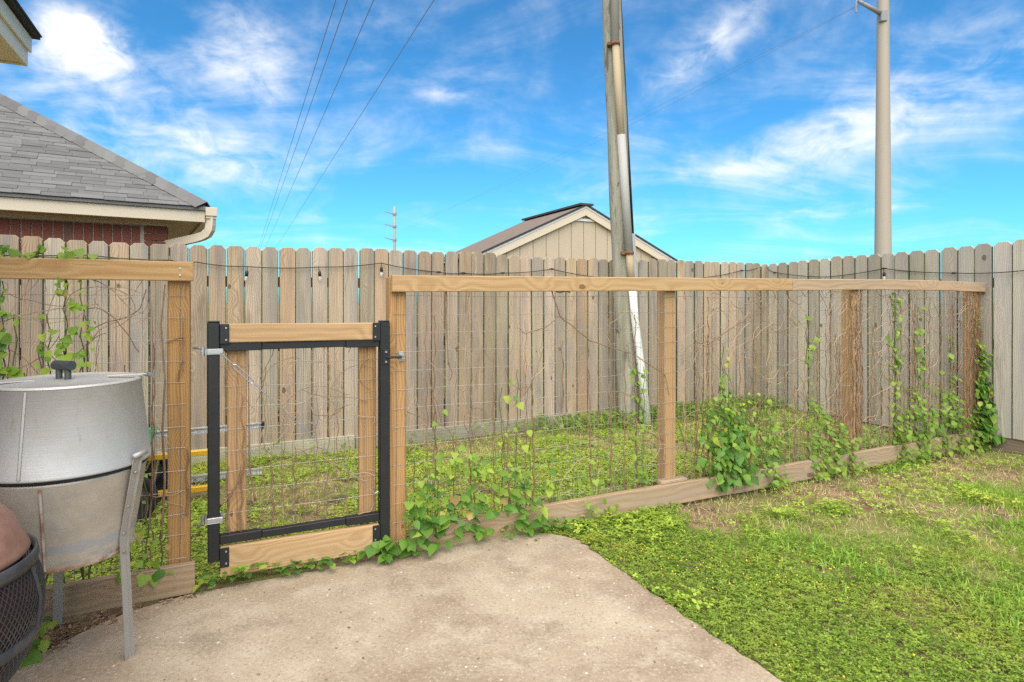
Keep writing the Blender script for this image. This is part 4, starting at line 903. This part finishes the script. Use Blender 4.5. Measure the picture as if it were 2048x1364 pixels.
# dry, leafless stems tangled in the mesh: one tangle per bay
def tangle(label, loc_t, x0, x1, z0, z1, nvert, narc, seed, extra=()):
    R = random.Random(seed); o = thing('dead_vine', label, 'vine', F(loc_t,0), TH); b = MB(); b2 = MB()
    for i in range(nvert):
        x = x0+round(R.random()*(x1-x0)/.0508)*.0508+.02; lo = z0 if R.random() < .75 else R.uniform(z0, z1*.5); hi = R.uniform(.45,1)*z1
        P = wiggle(x, -.002, lo, hi, R, .005, .02, .0015); r = R.choice((.0018,.0024,.0034,.005)); b.tube(P, [r*(1.2-.6*k/len(P)) for k in range(len(P))], 5, cap=False)
    for i in range(narc):
        p = Vector((R.uniform(x0,x1), -.01, z0+(z1-z0)*R.random()**.7)); a = R.uniform(0,2*pi); c = R.gauss(0,.3); P = []
        for k in range(R.randint(8,22)):
            P.append(p.copy()); a += c*.35+R.gauss(0,.16); p = p+Vector((cos(a)*.022, R.gauss(0,.0035), sin(a)*.022)); p.x = min(max(p.x,x0),x1); p.z = min(max(p.z,z0),z1+.02); p.y = max(min(p.y,.02),-.06)
        (b2 if R.random() < .55 else b).tube(P, R.choice((.0012,.0016,.0022)), 4, cap=False)
    q = b.build('stems', m_stem, o); q['kind'] = 'stuff'; q = b2.build('tendrils', m_twig, o); q['kind'] = 'stuff'
    for (pts_, r) in extra:
        P = [Vector(p) for p in pts_]; Q = []
        for k in range(len(P)-1):
            for s in range(6): Q.append(P[k].lerp(P[k+1], s/6)+Vector((0, R.gauss(0,.003), R.gauss(0,.004))))
        Q.append(P[-1]); MB().tube(Q, [r*(1-.6*i/len(Q)) for i in range(len(Q))], 6).build('branch', m_stem, o, True)
    return o
def wpt(px, py, t0, n=-.02):
    r = (px-1024)/1200; t = (r*(P0[1]+n*DX)-P0[0]+n*DY)/(DX-r*DY); p = F(t, n); return (t-t0, n, CAM_H+(600-py)/1200*p.y)
tangle('dry brown vine stems on the mesh right of the latch post', .95, -.88, .88, .06, 1.44, 22, 44, 71, [([wpt(x,y,.95) for x,y in ((1140,585),(1103,580),(1120,632),(1180,682),(1265,708),(1330,748),(1338,790))], .005), ([wpt(x,y,.95) for x,y in ((893,580),(893,640),(895,690),(896,725),(905,745),(900,762))], .004), ([wpt(x,y,.95) for x,y in ((1118,632),(1090,655),(1050,668),(1035,655))], .0035), ([wpt(x,y,.95) for x,y in ((1325,880),(1290,860),(1250,845),(1230,835))], .004)])
tangle('dry brown vine stems on the mesh between the second and third posts', 2.85, -.85, .85, .06, 1.44, 50, 210, 72, [([wpt(x,y,2.85) for x,y in ((1525,612),(1490,640),(1430,680),(1395,700),(1360,712))], .004), ([wpt(x,y,2.85) for x,y in ((1353,835),(1375,900),(1405,912),(1450,930))], .005)])
tangle('dry brown vine stems on the mesh beyond the third post', 4.65, -.80, .80, .06, 1.45, 48, 200, 73)
tangle('thick mat of dry stems wound round the third post', 3.80, -.055, .055, .06, 1.44, 14, 60, 74)
tangle('mat of dry tan stems wound round the last post', 5.50, -.09, .09, .3, 1.44, 14, 55, 75)
tangle('dry brown vine stems on the short fence beside the gate', -1.25, -.55, .26, .06, 1.46, 18, 55, 76, [([wpt(x,y,-1.25) for x,y in ((322,1075),(330,960),(325,860),(330,760),(322,650),(330,570))], .0065), ([wpt(x,y,-1.25) for x,y in ((305,1000),(304,850),(306,720),(304,600))], .004)])
tangle('dry brown vine stems woven through the gate mesh', -.46, -.36, .36, .24, 1.12, 13, 36, 77, [([wpt(x,y,-.46) for x,y in ((510,1000),(500,940),(498,850),(497,770),(495,700))], .005), ([wpt(x,y,-.46) for x,y in ((440,1010),(462,990),(478,962),(482,930))], .006)])

# ------------------------------------------------------------------ lawn, ground cover, litter
def scatter(region_fn, x0, x1, y0, y1, per_m2, seed):
    R = np.random.default_rng(seed); n_ = int((x1-x0)*(y1-y0)*per_m2); x = R.uniform(x0,x1,n_); y = R.uniform(y0,y1,n_)
    k = region_fn(x, y, R); return x[k], y[k]
def fr(x, y):
    dx, dy = x-P0[0], y-P0[1]; return dx*DX+dy*DY, -dx*DY+dy*DX
def visible(x, y): return (y > 1.7) & (np.abs(x) < (y*.90+.5))
def bare(x, y):
    """0 bare soil .. 1 full cover, in the front lawn"""
    t, n_ = fr(x, y); a = fbm(x*1.5+3, y*1.5+8, 4); strip = np.exp(-((n_+.42)/.62)**2)*np.clip((t-1.3)/.7, 0, 1)
    soil = np.exp(-((n_+.28+.10*np.sin(t*2.1))/.22)**2)*np.clip((t-1.55)/.3,0,1)*np.clip((fbm(x*2.4+7, y*2.4+2, 3)-.34)*7,0,1)
    spots = np.clip((fbm(x*3.3+60, y*3.3+9, 3)-.60)*6, 0, 1)
    return np.clip(1.15-1.25*strip*np.clip((a-.33)*5, .15, 1)-1.1*soil-.85*spots*np.clip((t-1.2)/1.0,0,1), 0, 1)
def front(x, y, R):
    t, n_ = fr(x, y); return (n_ < -.05) & (t < 5.58) & visible(x, y) & ~in_poly(x, y, PATIO)
clover_w = lambda x, y: np.clip(1.1-1.0*np.clip((fr(x,y)[0]-1.55+.5*(fbm(x*1.3+9,y*1.3+2,3)-.5)*2)/1.3, 0, 1), .16, 1)
# trifoliate clover-like leaves
lf = np.array([(0,0,0),(-.30,.42,.03),(0,.40,-.03),(.30,.42,.03),(-.24,.86,.05),(0,.92,.0),(.24,.86,.05)]); lq = np.array([(0,1,2),(0,2,3),(1,4,2),(4,5,2),(2,5,6),(2,6,3)])
tv, tf = [], []
for k in range(3):
    a = 2*pi*k/3; c, s = cos(a), sin(a); M_ = np.array([(c,-s,0),(s,c,0),(0,0,1)]); tf.append(lq+len(lf)*k); tv.append((lf@M_.T))
CT, CF = np.concatenate(tv), np.concatenate(tf)
m_clover = leafmat('clover_leaf', (.10,.185,.022), (.175,.285,.034), (.31,.40,.05), .30, .55)
m_grass = leafmat('grass_blade', (.14,.24,.03), (.22,.36,.045), (.38,.46,.09), .32, .55); m_grass_b = leafmat('bright_grass_blade', (.14,.28,.028), (.20,.37,.04), (.30,.45,.06), .34, .5); m_straw = leafmat('dry_blade', (.42,.31,.16), (.54,.42,.23), (.65,.55,.33), .2, .7)
m_weed = leafmat('weed_leaf', (.15,.25,.03), (.27,.40,.045), (.47,.54,.08), .34, .55)
m_flower = paint('yellow_flower', (.80,.52,.02), .6, .2, 10)
def clover(name, x, y, s0, s1, h, mat, lab, seed, tiltmax=.7):
    R = np.random.default_rng(seed); n_ = len(x); z = gz(x, y)+h*(.25+.75*R.random(n_))+.012
    V, Fq = instances(CT, CF, np.stack([x,y,z],1), rotmats(R.uniform(0,6.28,n_), np.abs(R.normal(0,tiltmax*.5,n_)), R.uniform(0,6.28,n_)), R.uniform(s0,s1,n_))
    return tag(bigmesh(name, V, Fq, mat), lab, None, None, 'stuff')
x, y = scatter(lambda x,y,R: front(x,y,R) & (R.random(len(x)) < clover_w(x,y)*bare(x,y)), -.8, 6.5, 1.7, 6.2, 7200, 101)
dd = np.hypot(x, y); clover('clover_lawn', x, y, .0085, .0165, .03, m_clover, 'low clover with tiny yellow flowers along the patio edge', 1)
# grass blades
def blades(name, x, y, l0, l1, w, mat, lab, seed, lean=.9):
    R = np.random.default_rng(seed); n_ = len(x)
    bt = np.array([(-.5,0,0),(.5,0,0),(-.42,.12,.45),(.42,.12,.45),(-.25,.42,.80),(.25,.42,.80),(0,.85,.95)]); bf = np.array([(0,1,3),(0,3,2),(2,3,5),(2,5,4),(4,5,6)])
    ln = R.uniform(l0,l1,n_); T = np.repeat(bt[None],n_,0); T = T*np.stack([np.full(n_,w)*R.uniform(.7,1.3,n_), ln*R.uniform(.4,1.2,n_), ln],1)[:,None,:]
    M_ = rotmats(R.uniform(0,6.28,n_), np.abs(R.normal(0,lean*.5,n_)), R.uniform(0,6.28,n_))
    V = np.einsum('nij,nkj->nki', M_, T)+np.stack([x,y,gz(x,y)+.004],1)[:,None,:]
    Fq = (bf[None]+(np.arange(n_)*7)[:,None,None]).reshape(-1,3); return tag(bigmesh(name, V.reshape(-1,3), Fq, mat), lab, None, None, 'stuff')
x, y = scatter(lambda x,y,R: front(x,y,R) & (R.random(len(x)) < (.22+.78*(1-clover_w(x,y)))*(.05+.95*bare(x,y)) * (.35+.9*fbm(x*2.2+5,y*2.2,3))), -.6, 6.5, 1.7, 6.2, 15000, 102)
blades('lawn_grass', x, y, .018, .046, .0034, m_grass, 'short lawn grass on the open side of the wire fence', 2, 1.5)
x, y = scatter(lambda x,y,R: front(x,y,R) & (R.random(len(x)) < np.clip((fbm(x*1.25+21,y*1.25+4,3)-.53)*6,0,1)*np.clip((fr(x,y)[0]-1.5)/.5,0,1)*(.15+.85*bare(x,y))), -.2, 6.5, 1.7, 6.0, 3600, 103)
blades('coarse_grass', x, y, .03, .07, .008, m_grass_b, 'bright coarse grass patches in the lawn', 3, 1.5)
x, y = scatter(lambda x,y,R: front(x,y,R) & (R.random(len(x)) < .25+.9*(1-bare(x,y))), -.6, 6.5, 1.7, 6.2, 1500, 104)
blades('dry_grass', x, y, .02, .05, .003, m_straw, 'dry straw-coloured blades in the lawn', 4, 2.2)
x, y = scatter(lambda x,y,R: front(x,y,R) & (R.random(len(x)) < np.clip((fbm(x*2.6+31,y*2.6+14,3)-.52)*7,0,1)*np.clip((fr(x,y)[0]-.8)/.4,0,1)*np.clip((fr(x,y)[1]+1.3)/.5,0,1)*(.18+.82*bare(x,y))), -.2, 6.5, 2.6, 6.2, 3000, 105)
clover('fence_weeds', x, y, .014, .030, .055, m_weed, 'clumps of round weeds on the bare strip by the fence', 5)
x, y = scatter(lambda x,y,R: front(x,y,R) & (R.random(len(x)) < clover_w(x,y)*np.clip((fbm(x*2+71,y*2+3,2)-.42)*4,0,1)), -.6, 4.5, 1.7, 5, 170, 106)
R_ = np.random.default_rng(9); fb = np.array([(1,0,0),(0,1,0),(-1,0,0),(0,-1,0),(0,0,.8),(0,0,-.4)]); ff = np.array([(0,1,4),(1,2,4),(2,3,4),(3,0,4),(1,0,5),(2,1,5),(3,2,5),(0,3,5)])
V, Fq = instances(fb, ff, np.stack([x,y,gz(x,y)+.048],1), rotmats(R_.uniform(0,6,len(x)), R_.uniform(0,.8,len(x)), R_.uniform(0,6,len(x))), R_.uniform(.0035,.0065,len(x)))
tag(bigmesh('yellow_flowers', V, Fq, m_flower), 'tiny yellow flowers dotted over the clover', None, None, 'stuff')
# fenced strip behind the wire
def strip(x, y, R): t, n_ = fr(x, y); return (n_ > .10) & (n_ < 2.46) & (t > -3.2) & (t < 5.55)
cov2 = lambda x, y: np.clip(1.2-7.5*np.clip(fbm(x*2.1+12, y*2.1+44, 4)-.425, 0, 1), .08, 1)
x, y = scatter(lambda x,y,R: strip(x,y,R) & (R.random(len(x)) < cov2(x,y)), -4.5, 4.6, 2.2, 8.2, 4600, 107)
clover('strip_weeds', x, y, .009, .022, .03, m_weed, 'yellow-green weeds covering the strip behind the wire fence', 7)
x, y = scatter(lambda x,y,R: strip(x,y,R) & (R.random(len(x)) < .4+.6*fbm(x*2,y*2,3)), -4.5, 4.6, 2.2, 8.2, 1500, 108)
blades('strip_grass', x, y, .025, .055, .004, m_grass, 'thin grass mixed into the strip behind the wire fence', 8, 1.6)
x, y = scatter(lambda x,y,R: strip(x,y,R) & (R.random(len(x)) < .15+.85*(1-cov2(x,y))), -4.5, 4.6, 2.2, 8.2, 900, 118)
blades('strip_straw', x, y, .02, .055, .0035, m_straw, 'dry straw on the bare spots behind the wire fence', 18, 2.3)
x, y = scatter(lambda x,y,R: strip(x,y,R) & (fr(x,y)[1] > 1.95) & (R.random(len(x)) < np.clip((fr(x,y)[1]-1.95)*2.2,0,1)*np.clip(.06+(fr(x,y)[0]-1.6)*.5,.05,1)), -4, 4.6, 3, 8.2, 2600, 109)
clover('back_fence_weeds', x, y, .018, .036, .16, m_leaf_i, 'taller dark weeds along the foot of the back fence', 9, 1.1)
x, y = scatter(lambda x,y,R: (lambda t,n_: (np.abs(n_-.02) < .06) & (t > .1) & (t < 5.55))(*fr(x,y)) & (R.random(len(x)) < .6), -1, 5, 3, 6.2, 1200, 110)
# dead leaves and bark bits at the patio edge by the smoker
m_litter = leafmat('dead_leaf_bits', (.10,.055,.03), (.19,.11,.06), (.36,.25,.15), .05, .9)
def litter_zone(x, y, R):
    t, n_ = fr(x, y); out = ~in_poly(x, y, PATIO); d1 = (n_ < -.03) & (n_ > -.5) & (t < -.93) & (t > -1.75)
    dist = np.min(np.hypot(x[:,None]-PATIO[None,::2,0], y[:,None]-PATIO[None,::2,1]), 1) if len(x) else 0
    return d1 & ((out & (R.random(len(x)) < .8)) | (dist < .05) & (R.random(len(x)) < .5))
x, y = scatter(litter_zone, -2.5, -1.3, 1.8, 3.0, 6000, 111)
n_ = len(x); R_ = np.random.default_rng(12); bt = np.array([(-.5,-.2,0),(.5,-.16,.12),(.4,.2,0),(-.45,.18,.1)]); bf = np.array([(0,1,2),(0,2,3)])
zz = np.where(in_poly(x,y,PATIO), .004, gz(x,y)+.02+.02*R_.random(n_))
V, Fq = instances(bt, bf, np.stack([x,y,zz],1), rotmats(R_.uniform(0,6.28,n_), np.abs(R_.normal(0,.45,n_)), R_.uniform(0,6.28,n_)), R_.uniform(.008,.026,n_))
tag(bigmesh('leaf_litter', V, Fq, m_litter), 'dead leaf litter along the patio edge by the smoker', None, None, 'stuff')

R_ = np.random.default_rng(15); n_ = 90; t_ = R_.uniform(-1.3,1.0,n_); q_ = -.06-2.2*R_.random(n_)**1.6; x = P0[0]+t_*DX-q_*DY; y = P0[1]+t_*DY+q_*DX; k = in_poly(x,y,PATIO); x, y = x[k], y[k]; n_ = len(x)
V, Fq = instances(bt, bf, np.stack([x,y,np.full(n_,.003)],1), rotmats(R_.uniform(0,6.28,n_), np.abs(R_.normal(0,.12,n_)), R_.uniform(0,6.28,n_)), R_.uniform(.006,.016,n_))
tag(bigmesh('patio_debris', V, Fq, m_litter), 'scattered dead leaf crumbs lying on the patio', None, None, 'stuff')
